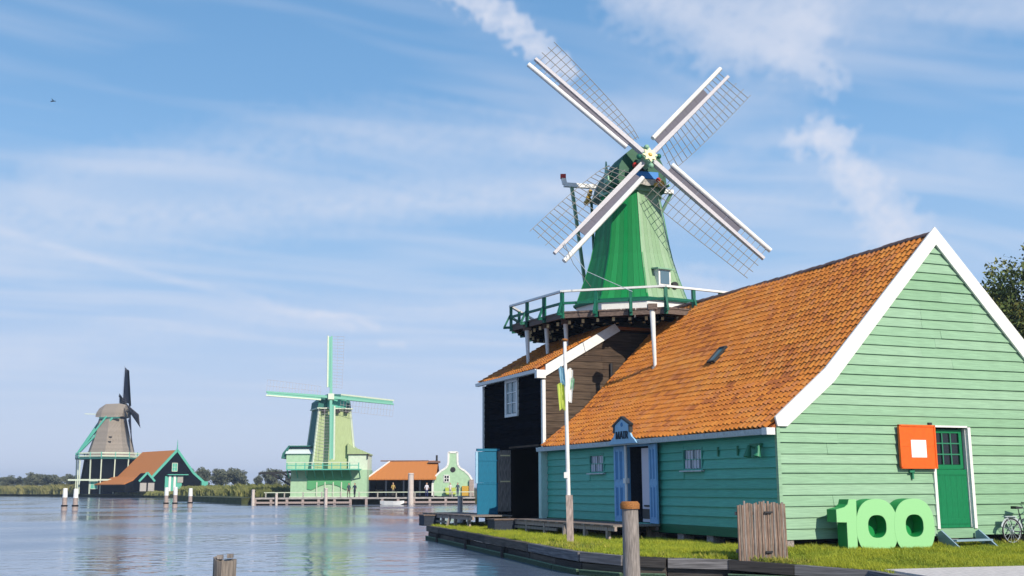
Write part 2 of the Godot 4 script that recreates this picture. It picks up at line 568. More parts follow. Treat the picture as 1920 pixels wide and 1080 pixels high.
func ground_and_water() -> void:
	var wm := PlaneMesh.new()
	wm.size = Vector2(5000, 5000)
	var w := MeshInstance3D.new()
	w.mesh = wm
	wm.material = M.water
	w.name = "water"
	add_child(w)
	w.set_meta("kind", "structure")
	# near bank
	var poly := PackedVector2Array()
	for e in edge:
		poly.append(e)
	for e in [Vector2(60, -6), Vector2(60, -70), Vector2(8, -70), Vector2(-2.0, -52.0)]:
		poly.append(e)
	var mb := MB.new()
	mb.st.set_smooth_group(0)
	var x := -6.0
	while x < 60.0:
		var z := -70.0
		var sx := 1.0 if x < 20.0 else 10.0
		while z < -6.0:
			var sz := 1.0
			var cell := PackedVector2Array([Vector2(x, z), Vector2(x + sx, z), Vector2(x + sx, z + sz), Vector2(x, z + sz)])
			for q in Geometry2D.intersect_polygons(cell, poly):
				var t := Geometry2D.triangulate_polygon(q)
				for i in range(0, t.size(), 3):
					var a := []
					for k in 3:
						var v: Vector2 = q[t[i + k]]
						a.append(Vector3(v.x, gy(v.x, v.y), v.y))
					mb.face(a, Vector3(a[0].x, -50, a[0].z))
			z += sz
		x += sx
	struct(mb, "ground", M.soil)
	# light concrete path in front of the grass
	mb = MB.new()
	var pp := PackedVector2Array([Vector2(7.9, -24.05), Vector2(11.6, -25.0), Vector2(20, -27.0), Vector2(20, -18.0), Vector2(8.45, -18.0), Vector2(8.45, -20.0)])
	var flat := PackedVector2Array()
	for v in pp:
		flat.append(Vector2(v.x, -v.y))
	mb.prism(flat, 0.0, 0.06, Transform3D(Basis(Vector3.RIGHT, Vector3(0, 0, -1), Vector3.UP), Vector3(0, 0.285, 0)))
	struct(mb, "path", M.concrete)


func clap(xf: Transform3D, a0: float, b0: float, a1: float, b1: float, y0: float, y1: float, t0: float, t1: float) -> MB:
	# one weatherboard, thick at its lower edge: from a0..b0 at y0 to a1..b1 at y1 along the wall
	var mb := MB.new()
	var w0 := rng.randf_range(-0.006, 0.006)
	var w1 := rng.randf_range(-0.006, 0.006)
	var p := [Vector3(a0, y0 + w0, -0.01), Vector3(b0, y0 + w1, -0.01), Vector3(b0, y0 + w1, t0), Vector3(a0, y0 + w0, t0),
		Vector3(a1, y1, -0.01), Vector3(b1, y1, -0.01), Vector3(b1, y1, t1), Vector3(a1, y1, t1)]
	for i in 8:
		p[i] = xf * p[i]
	mb.hexa(p)
	return mb


func eave_line(u: float) -> float:                   # underside of the verge on the gable
	var s := minf(u, 11.34 - u)
	return 3.60 + (s + 0.1) * 0.80 if s < 1.6 else 4.96 + (s - 1.6) * 1.018


func left_limit(y: float) -> float:
	if y <= 3.68:
		return 0.0
	return (y - 3.60) / 0.80 - 0.1 if y < 4.96 else 1.6 + (y - 4.96) / 1.018


func rows(y0: float, y1: float, lo: float, hi: float) -> Array:
	var out := [y0]
	while out[-1] < y1 - lo:
		out.append(minf(y1, out[-1] + rng.randf_range(lo, hi)))
	if out[-1] < y1:
		out.append(y1)
	return out


func warehouse() -> void:
	var h := thing("warehouse", "light green plank warehouse with orange tiled roof and white verge boards", "warehouse", CORNER + Vector3(0, 0.5, 0), TURN)
	var gx := Transform3D.IDENTITY                     # gable wall: x along, z out
	var sx := Transform3D(Basis(Vector3(0, 0, -1), Vector3.UP, Vector3(-1, 0, 0)), Vector3.ZERO)  # long side: along = -z, out = -x
	# backing walls
	var mb := MB.new()
	mb.box(Vector3(2.5, 2.2, -0.12), Vector3(4.98, 2.96, 0.16))
	mb.box(Vector3(8.92, 2.2, -0.12), Vector3(4.85, 2.96, 0.16))
	mb.prism(PackedVector2Array([Vector2(0.01, 3.72), Vector2(11.33, 3.72), Vector2(9.74, 4.9), Vector2(5.67, 9.0), Vector2(1.6, 4.9)]), -0.2, -0.04)
	mb.box(Vector3(0.14, 2.2, -3.2), Vector3(0.16, 2.6, 5.9))
	mb.box(Vector3(0.14, 2.2, -11.5), Vector3(0.16, 2.6, 6.4))
	mb.box(Vector3(0.14, 3.45, -7.3), Vector3(0.16, 0.14, 14.3))
	mb.box(Vector3(11.26, 2.2, -7.3), Vector3(0.16, 2.96, 14.5))
	mb.prism(PackedVector2Array([Vector2(0.01, 0.75), Vector2(11.33, 0.75), Vector2(11.33, 3.72), Vector2(9.74, 4.9), Vector2(5.67, 9.0), Vector2(1.6, 4.9), Vector2(0.01, 3.6)]), -14.7, -14.55)
	mb.box(Vector3(5.67, 0.72, -7.3), Vector3(11.2, 0.08, 14.4))
	part(mb, "wall", M.dark, h)
	# gable weatherboards
	var paints := ["mint", "mint", "mint_b", "mint_c"]
	var ys := rows(0.75, 9.0, 0.235, 0.30)
	for i in ys.size() - 1:
		var y0: float = ys[i]
		var y1: float = ys[i + 1] + 0.02
		var l0 := left_limit(y0)
		var l1 := left_limit(y1)
		var spans := []
		if y0 < 3.70:
			spans = [[l0, 5.03, l1, 5.03], [6.44, 11.34 - l0, 6.44, 11.34 - l1]]
			if y1 > 3.72:
				spans = [[l0, 5.03, l1, 5.03], [6.44, 11.34 - l0, 6.44, 11.34 - l1]]
		else:
			spans = [[l0, 11.34 - l0, l1, 11.34 - l1]]
		for s in spans:
			var cuts := [s[0], s[1]]
			if s[1] - s[0] > 3.5 and rng.randf() < 0.35:
				cuts = [s[0], lerpf(s[0], s[1], rng.randf_range(0.3, 0.7)), s[1]]
			if absf(y0 - 6.7) < 0.3 and cuts.size() == 2:
				cuts = [s[0], 5.0, 6.9, s[1]]
			for c in cuts.size() - 1:
				var a0: float = cuts[c] + (0.002 if c > 0 else 0.0)
				var b0: float = cuts[c + 1] - (0.003 if c < cuts.size() - 2 else 0.0)
				var a1: float = s[2] if c == 0 else a0
				var b1: float = s[3] if c == cuts.size() - 2 else b0
				if b1 - a1 < 0.05:
					a1 = lerpf(a0, b0, 0.45)
					b1 = lerpf(a0, b0, 0.55)
				part(clap(gx, a0, b0, a1, b1, y0, y1, 0.052 + rng.randf_range(-0.006, 0.010), 0.008), "gable_board", M[paints[rng.randi() % 4]], h)
	part(clap(gx, 5.03, 6.44, 5.03, 6.44, 0.68, 0.94, 0.05, 0.04), "gable_board", M.mint_b, h)
	# pale corner board between the two walls
	mb = MB.new()
	mb.box(Vector3(-0.02, 2.2, 0.012), Vector3(0.10, 2.86, 0.10))
	part(mb, "corner_board", M.mint_c, h)
	# long side weatherboards: door 6.69..8.17, windows 3.47..4.74 and 9.65..10.96
	ys = rows(0.99, 3.47, 0.235, 0.285)
	for i in ys.size() - 1:
		var y0: float = ys[i]
		var y1: float = ys[i + 1] + 0.02
		var spans := [[0.05, 6.62], [8.24, 14.45]]
		if y1 > 2.58 and y0 < 3.18:
			spans = [[0.05, 3.55], [4.62, 6.62], [8.24, 9.75], [10.86, 14.45]]
			for g in [[3.55, 4.62], [9.75, 10.86]]:
				if y0 < 2.52:
					part(clap(sx, g[0], g[1], g[0], g[1], y0, 2.54, 0.036, 0.012), "side_board", M.side_green, h)
				if y1 > 3.22:
					part(clap(sx, g[0], g[1], g[0], g[1], 3.2, y1, 0.030, 0.012), "side_board", M.side_green, h)
		for s in spans:
			part(clap(sx, s[0], s[1], s[0], s[1], y0, y1, 0.060 + rng.randf_range(-0.006, 0.010), 0.008), "side_board", M["side_green" if rng.randf() < 0.6 else "side_green_b"], h)
	mb = MB.new()
	mb.box(Vector3(-0.03, 0.86, -3.3), Vector3(0.09, 0.26, 6.6))
	part(mb, "sill_board", M.sill_green, h)
	mb = MB.new()
	mb.box(Vector3(-0.03, 0.86, -11.4), Vector3(0.09, 0.26, 6.2))
	part(mb, "sill_board", M.sill_green, h)
	mb = MB.new()
	mb.box(Vector3(-0.06, 0.93, -7.43), Vector3(0.2, 0.10, 1.6))
	part(mb, "threshold", M.side_green, h)
	# far corner: a pale post that stands proud of the wall
	mb = MB.new()
	mb.box(Vector3(-0.13, 2.17, -14.6), Vector3(0.32, 2.82, 0.24))
	part(mb, "corner_post", M.pale_teal, h)
	# piers under the sills
	var v := 0.16
	while v < 14.6:
		mb = MB.new()
		mb.box(Vector3(0.16, 0.6, -v), Vector3(0.36, 0.36, 0.34))
		part(mb, "pier", M.pier, h)
		v += 1.6
	for u in [2.9, 5.6, 8.4, 11.1]:
		mb = MB.new()
		mb.box(Vector3(u, 0.58, -0.16), Vector3(0.36, 0.34, 0.34))
		part(mb, "pier", M.pier, h)
	# gutter
	mb = MB.new()
	mb.prism(PackedVector2Array([Vector2(-0.40, 3.56), Vector2(-0.38, 3.41), Vector2(-0.24, 3.41), Vector2(-0.21, 3.56)]), -14.72, -0.10)
	part(mb, "gutter", M.gutter, h)
	mb = MB.new()
	mb.box(Vector3(-0.28, 3.49, 0.0), Vector3(0.26, 0.18, 0.22))
	part(mb, "gutter_end", M.white, h)
	# verge boards
	for side in 2:
		var fl := func(p: Array) -> PackedVector2Array:
			var out := PackedVector2Array()
			for q in p:
				out.append(Vector2(q[0] if side == 0 else 11.34 - q[0], q[1]))
			return out
		for q in [[[-0.12, 3.86], [1.55, 5.18], [1.80, 4.82], [0.24, 3.62], [-0.06, 3.62]], [[1.552, 5.182], [5.669, 9.40], [5.669, 8.88], [1.802, 4.822]]]:
			mb = MB.new()
			mb.prism(fl.call(q), 0.05, 0.115)
			part(mb, "verge_board", M.white, h)
	roof(h)
	gable_door(h)
	side_door(h)
	for w in [[3.47, 4.74], [9.65, 10.96]]:
		side_window(h, w[0] + 0.1, w[1] - 0.1)
	door_sign(h)
	# twin lamp under the eave
	mb = MB.new()
	mb.box(Vector3(-0.08, 3.16, -0.85), Vector3(0.10, 0.10, 0.5))
	for d in [0.62, 1.05]:
		mb.tube(Vector3(-0.16, 3.16, -d), Vector3(-0.24, 2.86, -d), 0.05, 0.11, 8)
	part(mb, "wall_lamp", M.sash_green, h)
	for d in [1.75, 2.72]:
		mb = MB.new()
		mb.box(Vector3(-0.06, 3.05, -d), Vector3(0.05, 0.26, 0.05))
		part(mb, "wall_hook", M.sash_green, h)
	mb = MB.new()
	mb.box(Vector3(4.28, 2.42, 0.07), Vector3(0.05, 0.3, 0.06))
	mb.box(Vector3(4.24, 2.47, 0.09), Vector3(0.16, 0.06, 0.07))
	part(mb, "shutter_hook", M.sash_green, h)


func tile_mesh(w: float, l: float) -> ArrayMesh:
	# a pantile: x across, y out of the roof, z down the slope
	var mb := MB.new()
	var n := 7
	var prof := []
	for i in n:
		var t := float(i) / (n - 1)
		prof.append(Vector2((t - 0.5) * (w + 0.03), 0.042 * sin(t * TAU * 0.93 + 0.5)))
	mb.st.set_smooth_group(0)
	for i in n - 1:
		var a: Vector2 = prof[i]
		var b: Vector2 = prof[i + 1]
		var q := [Vector3(a.x, a.y, -l * 0.5), Vector3(b.x, b.y, -l * 0.5), Vector3(b.x, b.y + 0.042, l * 0.5), Vector3(a.x, a.y + 0.042, l * 0.5)]
		mb.face(q, Vector3(0, -5, 0))
	mb.st.set_smooth_group(-1)
	for i in n - 1:
		var a: Vector2 = prof[i]
		var b: Vector2 = prof[i + 1]
		mb.face([Vector3(a.x, a.y + 0.042, l * 0.5), Vector3(b.x, b.y + 0.042, l * 0.5), Vector3(b.x, b.y + 0.010, l * 0.5), Vector3(a.x, a.y + 0.010, l * 0.5)], Vector3(0, 0, -5))
	return mb.mesh()


func lay_tiles(h: Node3D, flights: Array, v0: float, v1: float, w: float, gauge: float, mesh: ArrayMesh, individual: int) -> void:
	# flights: [lower point, upper point] in (x, y) of the house; v along -z
	var spots := []
	for fl in flights:
		var lo: Vector2 = fl[0]
		var hi: Vector2 = fl[1]
		var d := (lo - hi).normalized()
		var n := Vector2(d.y, -d.x)
		if n.y < 0.0:
			n = -n
		var count := int(round(lo.distance_to(hi) / gauge))
		var step := lo.distance_to(hi) / count
		var b := Basis(Vector3(n.x, n.y, 0).cross(Vector3(d.x, d.y, 0)), Vector3(n.x, n.y, 0), Vector3(d.x, d.y, 0))
		for r in count:
			var c := hi + d * step * (r + 0.5)
			var k := 0
			var v := v0 + w * 0.5
			while v < v1 - w * 0.4:
				var p := Vector3(c.x + n.x * 0.03, c.y + n.y * 0.03, -v)
				var sag := 0.018 * sin(v * 0.9 + r * 0.05) + 0.01 * sin(v * 2.3)
				p += b.y * (sag + rng.randf_range(-0.006, 0.006)) + b.z * rng.randf_range(-0.012, 0.012)
				var tilt := Basis(b.y, rng.randf_range(-0.03, 0.03)) * Basis(b.x, rng.randf_range(-0.025, 0.02))
				spots.append([(h.transform * p).distance_to(Vector3(0, 2.1, 0)), Transform3D(tilt * b, p), tone_at(v, c.distance_to(flights[0][0]))])
				v += w
				k += 1
	spots.sort_custom(func(a, b2): return a[0] < b2[0])
	var mm := MultiMesh.new()
	mm.transform_format = MultiMesh.TRANSFORM_3D
	mm.use_colors = true
	mm.mesh = mesh.duplicate()
	mm.mesh.surface_set_material(0, M.tile_mass)
	mm.instance_count = maxi(0, spots.size() - individual)
	for i in spots.size():
		if i < individual:
			var o := part_mesh(mesh, "roof_tile", null, h, Vector3.ZERO)
			o.transform = spots[i][1]
			o.position.y -= h.position.y
			o.set_surface_override_material(0, M["tile_%d" % spots[i][2]])
		else:
			var c: Vector3 = M.tones[spots[i][2]]
			mm.set_instance_transform(i - individual, spots[i][1])
			mm.set_instance_color(i - individual, Color(c.x, c.y, c.z))
	var mi := MultiMeshInstance3D.new()
	mi.multimesh = mm
	mi.name = "roof_tiles"
	h.add_child(mi, true)
	mi.position.y = -h.position.y
	mi.set_meta("kind", "stuff")


var patches := FastNoiseLite.new()

func tone_at(v: float, s: float) -> int:
	patches.frequency = 0.22
	patches.seed = 4
	var n := patches.get_noise_2d(v * 1.6, s * 2.2) * 0.55 + rng.randf_range(-0.5, 0.5)
	if n < -0.50:
		return 4
	if n < -0.33:
		return 3
	if n < 0.0:
		return 1
	if n < 0.22:
		return 0
	if n < 0.36:
		return 6
	if n < 0.5:
		return 5
	return 2


func roof(h: Node3D) -> void:
	# boarding under the tiles
	var mb := MB.new()
	mb.prism(PackedVector2Array([Vector2(-0.2, 3.60), Vector2(1.6, 5.02), Vector2(5.67, 9.16), Vector2(9.74, 5.02), Vector2(11.54, 3.60), Vector2(11.5, 3.52), Vector2(9.76, 4.92), Vector2(5.67, 9.04), Vector2(1.58, 4.92), Vector2(-0.16, 3.52)]), -14.5, 0.045)
	part(mb, "roof_boarding", M.tile_4, h)
	lay_tiles(h, [[Vector2(-0.27, 3.57), Vector2(1.6, 5.04)], [Vector2(1.6, 5.04), Vector2(5.62, 9.13)]], -0.04, 14.5, 0.215, 0.27, tile_mesh(0.215, 0.32), 300)
	# ridge tiles
	var r := MB.new()
	r.st.set_smooth_group(0)
	var ring := func(z: float, s: float) -> Array:
		var out := []
		for i in 7:
			var a := PI * (i / 6.0)
			out.append(Vector3(cos(a) * 0.15 * s, sin(a) * 0.13 * s - 0.03, z))
		return out
	var q0: Array = ring.call(0.19, 1.06)
	var q1: Array = ring.call(-0.19, 0.97)
	for i in 6:
		r.face([q0[i], q0[i + 1], q1[i + 1], q1[i]], Vector3(0, -0.2, 0))
	var rm := r.mesh()
	rm.surface_set_material(0, M.ridge)
	var v := 0.10
	while v < 14.5:
		var o := part_mesh(rm, "ridge_tile", null, h, Vector3(5.67, 9.20 - 0.5 - 0.05 * sin(PI * v / 14.5) + rng.randf_range(-0.012, 0.012), -v))
		o.rotation.y = rng.randf_range(-0.02, 0.02)
		v += 0.34
	# roof light
	mb = MB.new()
	var b := Basis(Vector3(0, 0, 1), Vector3(-0.7071, 0.7071, 0), Vector3(-0.7071, -0.7071, 0))
	var c := Vector3(2.82, 6.28, -6.88) + b.y * 0.11
	for e in [[Vector3(0.19, 0, 0), Vector3(0.06, 0.12, 0.74)], [Vector3(-0.19, 0, 0), Vector3(0.06, 0.12, 0.74)], [Vector3(0, 0, 0.34), Vector3(0.32, 0.12, 0.06)], [Vector3(0, 0, -0.34), Vector3(0.32, 0.12, 0.06)]]:
		mb.box(c + b * e[0], e[1], b)
	var f := part(mb, "roof_light", M.iron, h)
	mb = MB.new()
	mb.box(c + b.y * 0.02, Vector3(0.32, 0.01, 0.62), b)
	part(mb, "pane", M.sky_glass, f)


func gable_door(h: Node3D) -> void:
	var mb := MB.new()
	mb.box(Vector3(5.075, 2.31, 0.035), Vector3(0.09, 2.76, 0.09))
	mb.box(Vector3(6.39, 2.31, 0.035), Vector3(0.10, 2.76, 0.09))
	mb.box(Vector3(5.735, 3.705, 0.03), Vector3(1.21, 0.05, 0.08))
	mb.box(Vector3(6.325, 2.31, -0.07), Vector3(0.03, 2.7, 0.12))
	var d := part(mb, "door_frame", M.white, h)
	mb = MB.new()
	mb.box(Vector3(5.735, 2.31, -0.22), Vector3(1.4, 2.8, 0.06))
	part(mb, "door_back", M.dark, h)
	# lower leaf of upright planks
	var leaf := Node3D.new()
	leaf.name = "lower_leaf"
	h.add_child(leaf)
	leaf.position.y = -0.5
	for k in 6:
		mb = MB.new()
		mb.box(Vector3(5.222 + k * 0.1965, 1.74, -0.07 + rng.randf_range(-0.003, 0.003)), Vector3(0.192, 1.58, 0.04))
		part(mb, "plank", M.door_green, leaf)
	for y in [1.12, 2.45]:
		mb = MB.new()
		mb.box(Vector3(5.715, y, -0.043), Vector3(1.15, 0.14, 0.018))
		part(mb, "ledge", M.door_green, leaf)
	# window over it, three by three panes
	var w := Node3D.new()
	w.name = "upper_window"
	h.add_child(w)
	w.position.y = -0.5
	mb = MB.new()
	mb.box(Vector3(5.20, 3.10, -0.11), Vector3(0.10, 1.10, 0.05))
	mb.box(Vector3(6.20, 3.10, -0.11), Vector3(0.10, 1.10, 0.05))
	mb.box(Vector3(5.70, 2.60, -0.11), Vector3(0.9, 0.12, 0.05))
	mb.box(Vector3(5.70, 3.58, -0.11), Vector3(0.9, 0.10, 0.05))
	part(mb, "sash", M.door_green, w)
	for k in 2:
		mb = MB.new()
		mb.box(Vector3(5.55 + k * 0.3, 3.10, -0.10), Vector3(0.035, 0.90, 0.03))
		part(mb, "muntin", M.sash_green, w)
		mb = MB.new()
		mb.box(Vector3(5.70, 2.945 + k * 0.3, -0.098), Vector3(0.9, 0.035, 0.03))
		part(mb, "muntin", M.sash_green, w)
	for i in 3:
		for j in 3:
			mb = MB.new()
			mb.box(Vector3(5.4 + i * 0.3, 2.80 + j * 0.3, -0.125), Vector3(0.262, 0.262, 0.006))
			part(mb, "pane", M.dark_glass, w)
	# orange shutter folded back against the boards
	var s := Node3D.new()
	s.name = "shutter"
	h.add_child(s)
	s.position.y = -0.5
	for k in 2:
		mb = MB.new()
		mb.box(Vector3(4.445, 2.845 + k * 0.58, 0.15), Vector3(1.24, 0.576, 0.05))
		part(mb, "plank", M.orange, s)
	mb = MB.new()
	for q in [[Vector3(3.85, 3.135, 0.155), Vector3(0.06, 1.17, 0.075)], [Vector3(4.445, 2.57, 0.155), Vector3(1.25, 0.05, 0.075)], [Vector3(4.445, 3.70, 0.155), Vector3(1.25, 0.05, 0.075)], [Vector3(5.05, 3.135, 0.155), Vector3(0.05, 1.17, 0.075)]]:
		mb.box(q[0], q[1])
	part(mb, "rim", M.orange, s)
	mb = MB.new()
	mb.box(Vector3(4.46, 3.08, 0.182), Vector3(0.52, 0.47, 0.012))
	part(mb, "notice", M.paper, s)
	mb = MB.new()
	mb.box(Vector3(5.0, 3.77, 0.06), Vector3(0.12, 0.06, 0.08))
	part(mb, "hinge", M.iron, h)
	# steps
	var st := thing("wooden_steps", "pale blue wooden step with slanted sides under the green gable door", "steps", H(5.67, 0.46, -0.05), TURN)
	for x in [-0.66, 0.66]:
		mb = MB.new()
		var q := PackedVector2Array([Vector2(0.0, 0.84), Vector2(0.12, 0.90), Vector2(0.80, 0.44), Vector2(0.72, 0.40), Vector2(0.55, 0.40), Vector2(0.0, 0.62)])
		mb.prism(q, -0.025, 0.025, Transform3D(Basis(Vector3(0, 0, 1), Vector3.UP, Vector3(-1, 0, 0)), Vector3(x, 0, 0.05)))
		part(mb, "stringer", M.step_blue, st)
	mb = MB.new()
	mb.box(Vector3(0, 0.645, 0.53), Vector3(1.27, 0.045, 0.28))
	part(mb, "tread", M.step_blue, st)


func side_door(h: Node3D) -> void:
	# recess
	var mb := MB.new()
	mb.box(Vector3(0.55, 2.2, -7.43), Vector3(0.06, 2.5, 1.7))
	mb.box(Vector3(0.28, 2.2, -6.60), Vector3(0.5, 2.5, 0.06))
	mb.box(Vector3(0.28, 2.2, -8.26), Vector3(0.5, 2.5, 0.06))
	part(mb, "door_recess", M.box_blue, h)
	mb = MB.new()
	mb.box(Vector3(0.02, 2.2, -6.65), Vector3(0.16, 2.46, 0.07))
	mb.box(Vector3(0.02, 2.2, -8.21), Vector3(0.16, 2.46, 0.07))
	mb.box(Vector3(0.02, 3.40, -7.43), Vector3(0.16, 0.08, 1.5))
	part(mb, "door_frame", M.leaf_blue, h)
	# grey inner leaf on the near half
	mb = MB.new()
	mb.box(Vector3(0.12, 2.15, -7.05), Vector3(0.05, 2.3, 0.72))
	part(mb, "inner_door", M.frosted, h)
	mb = MB.new()
	mb.box(Vector3(0.085, 1.25, -7.05), Vector3(0.04, 0.3, 0.62))
	mb.tube(Vector3(0.07, 1.5, -6.85), Vector3(0.07, 1.5, -7.25), 0.03, 0.03, 6)
	part(mb, "kick_panel", M.iron, h)
	# two leaves: the far one flat on the wall, the near one a little open
	for k in 2:
		var o := Node3D.new()
		o.name = "door_leaf" if k == 0 else "door_leaf_001"
		h.add_child(o)
		o.position = Vector3(-0.05, -0.5, -8.22 if k == 0 else -6.64)
		o.rotation.y = 0.03 if k == 0 else -0.20
		var s := -1.0 if k == 0 else 1.0
		mb = MB.new()
		mb.box(Vector3(0, 2.19, s * 0.37), Vector3(0.05, 2.42, 0.72))
		part(mb, "panel", M.leaf_blue, o)
		for y in [[1.62, 0.9], [2.78, 0.9]]:
			mb = MB.new()
			for e in [[0.08, 0.06], [0.37, 0.05], [0.66, 0.06]]:
				mb.box(Vector3(-0.032, y[0], s * e[0]), Vector3(0.016, y[1] + 0.1, e[1] + 0.05))
			part(mb, "stile", M.leaf_blue, o)
			for c in [0.225, 0.515]:
				mb = MB.new()
				mb.box(Vector3(-0.027, y[0], s * c), Vector3(0.006, y[1], 0.17))
				part(mb, "inset", M.leaf_inset, o)
	# white rain pipe with a clamp in front of the doorway
	mb = MB.new()
	mb.tube(Vector3(-0.2, 3.45, -7.92), Vector3(-0.2, 1.0, -7.92), 0.05, 0.05, 8)
	mb.box(Vector3(-0.2, 2.28, -7.92), Vector3(0.14, 0.16, 0.16))
	part(mb, "rain_pipe", M.white, h)


func side_window(h: Node3D, v0: float, v1: float) -> void:
	var w := Node3D.new()
	w.name = "window" if not h.has_node("window") else "window_001"
	h.add_child(w)
	w.position.y = -0.5
	var c := (v0 + v1) * 0.5
	var l := v1 - v0
	var mb := MB.new()
	mb.box(Vector3(-0.03, 3.17, -c), Vector3(0.07, 0.05, l))
	mb.box(Vector3(-0.03, 2.57, -c), Vector3(0.07, 0.06, l + 0.06))
	mb.box(Vector3(-0.03, 2.87, -v0 - 0.025), Vector3(0.07, 0.55, 0.05))
	mb.box(Vector3(-0.03, 2.87, -v1 + 0.025), Vector3(0.07, 0.55, 0.05))
	part(mb, "frame", M.side_green_b, w)
	mb = MB.new()
	mb.box(Vector3(-0.09, 2.535, -c), Vector3(0.12, 0.04, l + 0.14))
	part(mb, "sill", M.gutter, w)
	for j in 2:
		for i in 6:
			mb = MB.new()
			mb.box(Vector3(-0.012, 2.735 + j * 0.272, -v0 - 0.05 - (l - 0.1) * (i + 0.5) / 6.0), Vector3(0.01, 0.25, (l - 0.1) / 6.0 - 0.035))
			part(mb, "pane", M.frosted if (i + j) % 3 else M.sky_glass, w)
	mb = MB.new()
	mb.box(Vector3(-0.025, 2.87, -c), Vector3(0.03, 0.025, l - 0.1))
	part(mb, "muntin", M.side_green_b, w)
	for i in 5:
		mb = MB.new()
		mb.box(Vector3(-0.028, 2.87, -v0 - 0.05 - (l - 0.1) * (i + 1) / 6.0), Vector3(0.03, 0.54, 0.028))
		part(mb, "muntin", M.gutter, w)


func door_sign(h: Node3D) -> void:
	# a small shaped gable over the side door, pale blue with dark lettering
	var s := Node3D.new()
	s.name = "door_sign"
	h.add_child(s)
	s.position.y = -0.5
	var xf := Transform3D(Basis(Vector3(0, 0, -1), Vector3.UP, Vector3(-1, 0, 0)), Vector3(-0.43, 0, -7.66))
	var mb := MB.new()
	mb.prism(PackedVector2Array([Vector2(-0.95, 3.45), Vector2(0.95, 3.45), Vector2(0.80, 3.56), Vector2(0.62, 3.66), Vector2(0.50, 3.82), Vector2(0.48, 4.06), Vector2(0.0, 4.26), Vector2(-0.48, 4.06), Vector2(-0.50, 3.82), Vector2(-0.62, 3.66), Vector2(-0.80, 3.56)]), -0.03, 0.03, xf)
	part(mb, "board", M.sky_blue, s)
	for q in [[Vector2(-0.62, 4.03), Vector2(0.02, 4.30)], [Vector2(0.62, 4.03), Vector2(-0.02, 4.30)], [Vector2(-0.52, 4.03), Vector2(-0.54, 3.80)], [Vector2(0.52, 4.03), Vector2(0.54, 3.80)]]:
		mb = MB.new()
		mb.bar(xf * Vector3(q[0].x, q[0].y, 0.0), xf * Vector3(q[1].x, q[1].y, 0.0), 0.12, 0.07, Vector3.UP)
		part(mb, "trim", M.iron, s)
	mb = MB.new()
	mb.tube(xf * Vector3(0, 4.06, 0.03), xf * Vector3(0, 4.06, 0.045), 0.07, 0.07, 8)
	part(mb, "rosette", M.leaf_inset, s)
	var tm := TextMesh.new()
	var fnt := SystemFont.new()
	fnt.font_names = PackedStringArray(["Droid Sans"])
	fnt.font_weight = 700
	tm.font = fnt
	tm.text = "MAIR"
	tm.font_size = 64
	tm.pixel_size = 0.0052
	tm.depth = 0.02
	var t := MeshInstance3D.new()
	t.mesh = tm
	tm.material = M.box_blue
	t.name = "lettering"
	s.add_child(t)
	t.transform = Transform3D(Basis(Vector3(0, 0, 1), Vector3.UP, Vector3(-1, 0, 0)), Vector3(-0.472, 3.72, -7.66))


